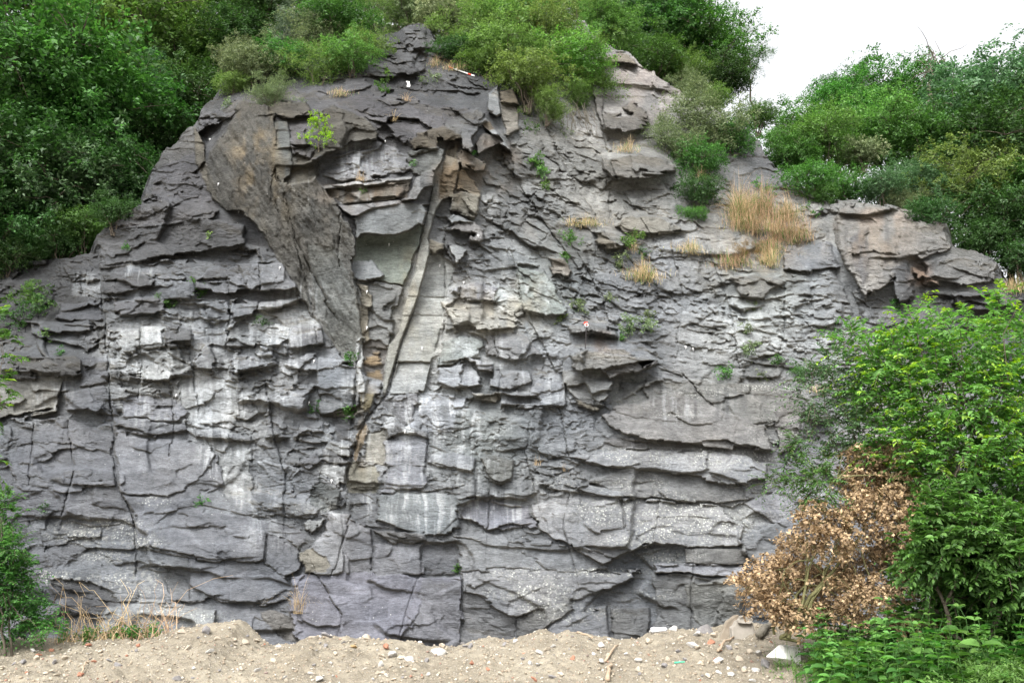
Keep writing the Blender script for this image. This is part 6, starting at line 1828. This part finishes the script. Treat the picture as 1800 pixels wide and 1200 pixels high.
for i, (px, py) in enumerate(spots):
    y = 12.6 - (py - 1090) / 200 * 3.4
    x = (px - 900) / FPX * y * 1.02
    tz = at(px, max(py, 1095) - 0, y).z
    z = gz(x, y)
    cm, sm_m = WP[i % 5]
    lab = [l for l in wl if l[0] <= px < l[1]][0][2] if px < 1900 else wl[-1][2]
    e = tag(empty('weed', (x, y, z), rg.uniform(0, 6.28), rg.uniform(.8, 1.2) * (1.0 + .55 * min(1, max(0, (px - 1420) / 250)) * (1 if py < 1170 else .3))), lab, 'weed', GW)
    a = link('leaves', cm, e); put(a, LM_['lush' if i % 3 else 'fresh'])
    link('stem', sm_m, e)
# low mass of bedstraw and grass between them
def low_mass():
    rng = np.random.default_rng(70); n = 900
    y = rng.uniform(8.6, 13.4, n); x = rng.uniform(2.7, 7.5, n) * y / 11
    x = np.maximum(x, 3.3 + .25 * rng.random(n))
    k = (x / y) > (.30 + .03 * np.sin(y * 3))
    x, y = x[k], y[k]
    z = ground_z(x, y)
    rise = np.clip((x / y - .34) * 1.6, 0, .5)
    lob = np.stack([x, y, z + .08 + rise * .6, .16 + rise * .5], -1)
    (V, F), *_ = foliage(rng, lob, 60000, .045, .16, .6, .1, .35)
    bx = rng.choice(len(x), 5000); base = np.stack([x[bx] + rng.normal(size=5000) * .1, y[bx] + rng.normal(size=5000) * .1, z[bx]], -1)
    V2, F2 = tuft_arrays(rng, 5000, .42, .1, .004, .7, base)
    V, F = cat([(V, F), (V2, F2)])
    tag(link('ground_cover', mesh_np('ground_cover', V, F, LM_['bright'])), 'bright green ground cover and grass in the lower right corner', 'ground cover', kind='stuff')
low_mass()

# lower left: bright shrub, reaching sprays, dry weeds
big_tree('leafy_shrub', (20, 1120), 13.4, [(10,1020,42),(-10,970,40),(40,1065,36),(5,1090,44),(-40,1020,60),(70,1098,20),(-25,930,36),(30,990,18),(95,1105,14)],
  'bright green bush in the lower left corner', 'bush', 45, 620, .30, .065, [0, 1], mk='fresh', tips='lush', tipfrac=.35, fill=5000, tr=.02)
big_tree('leafy_spray', (-30, 1120), 12.6, [(0,600,20),(-5,640,26),(5,680,18),(-10,560,18),(-20,720,30),(-25,800,30)],
  'light green leaf spray entering at the left edge halfway up the wall', 'branch', 46, 90, .26, .09, [1, 3], mk='fresh', tips='young', tr=.02, tipfrac=.3)
big_tree('leafy_spray', (-10, 1120), 13.2, [(15,910,22),(5,880,18),(25,960,20)],
  'green leaf spray just above the lower left bush', 'branch', 47, 90, .24, .06, [0], mk='fresh', tips='bright', tr=.015, tipfrac=.2)
def dry_weeds():
    rng = np.random.default_rng(71)
    for i, (px, lab) in enumerate([(130, 'tangle of dry stems right of the lower left bush'), (165, 'arching bare stems in the dry tangle at lower left'), (205, 'brown seed head clump in the middle of the dry weeds'), (245, 'green and dry weeds below the pale lichen ledge'), (275, 'low dry stems at the right end of the weeds')]):
        p = on_ground(px, 1118); s = mpp(p.y)
        e = tag(empty('dry_weeds', p), lab, 'weeds', 'dry weeds at the lower left')
        P = []
        for k in range(26):
            b = np.array([rng.normal() * .22, rng.normal() * .25, 0]); a = rng.normal() * .6
            h = rng.uniform(.25, .95) * (1 if k < 8 else .55)
            P.append((curve_pts(b, b + np.array([a * h, rng.normal() * .2, h]), .08, rng, 6, .10), np.linspace(.006, .002, 6)))
        tv, tf = tubes(P, 4); link('stems', mesh_np('stems', tv, tf, LM_['straw']), e)
        V, F = tuft_arrays(rng, 60, .26, .6, .004, .9); link('dry_leaves', mesh_np('dry_leaves', V, F, LM_['straw']), e)
        lob = [(rng.normal() * .25, rng.normal() * .2, .08, .10) for _ in range(5)]
        (V, F), *_ = foliage(rng, lob, 180, .06, .08); link('leaves', mesh_np('leaves', V, F, LM_['fresh']), e)
dry_weeds()
print('done', round(time.time() - T0, 1))
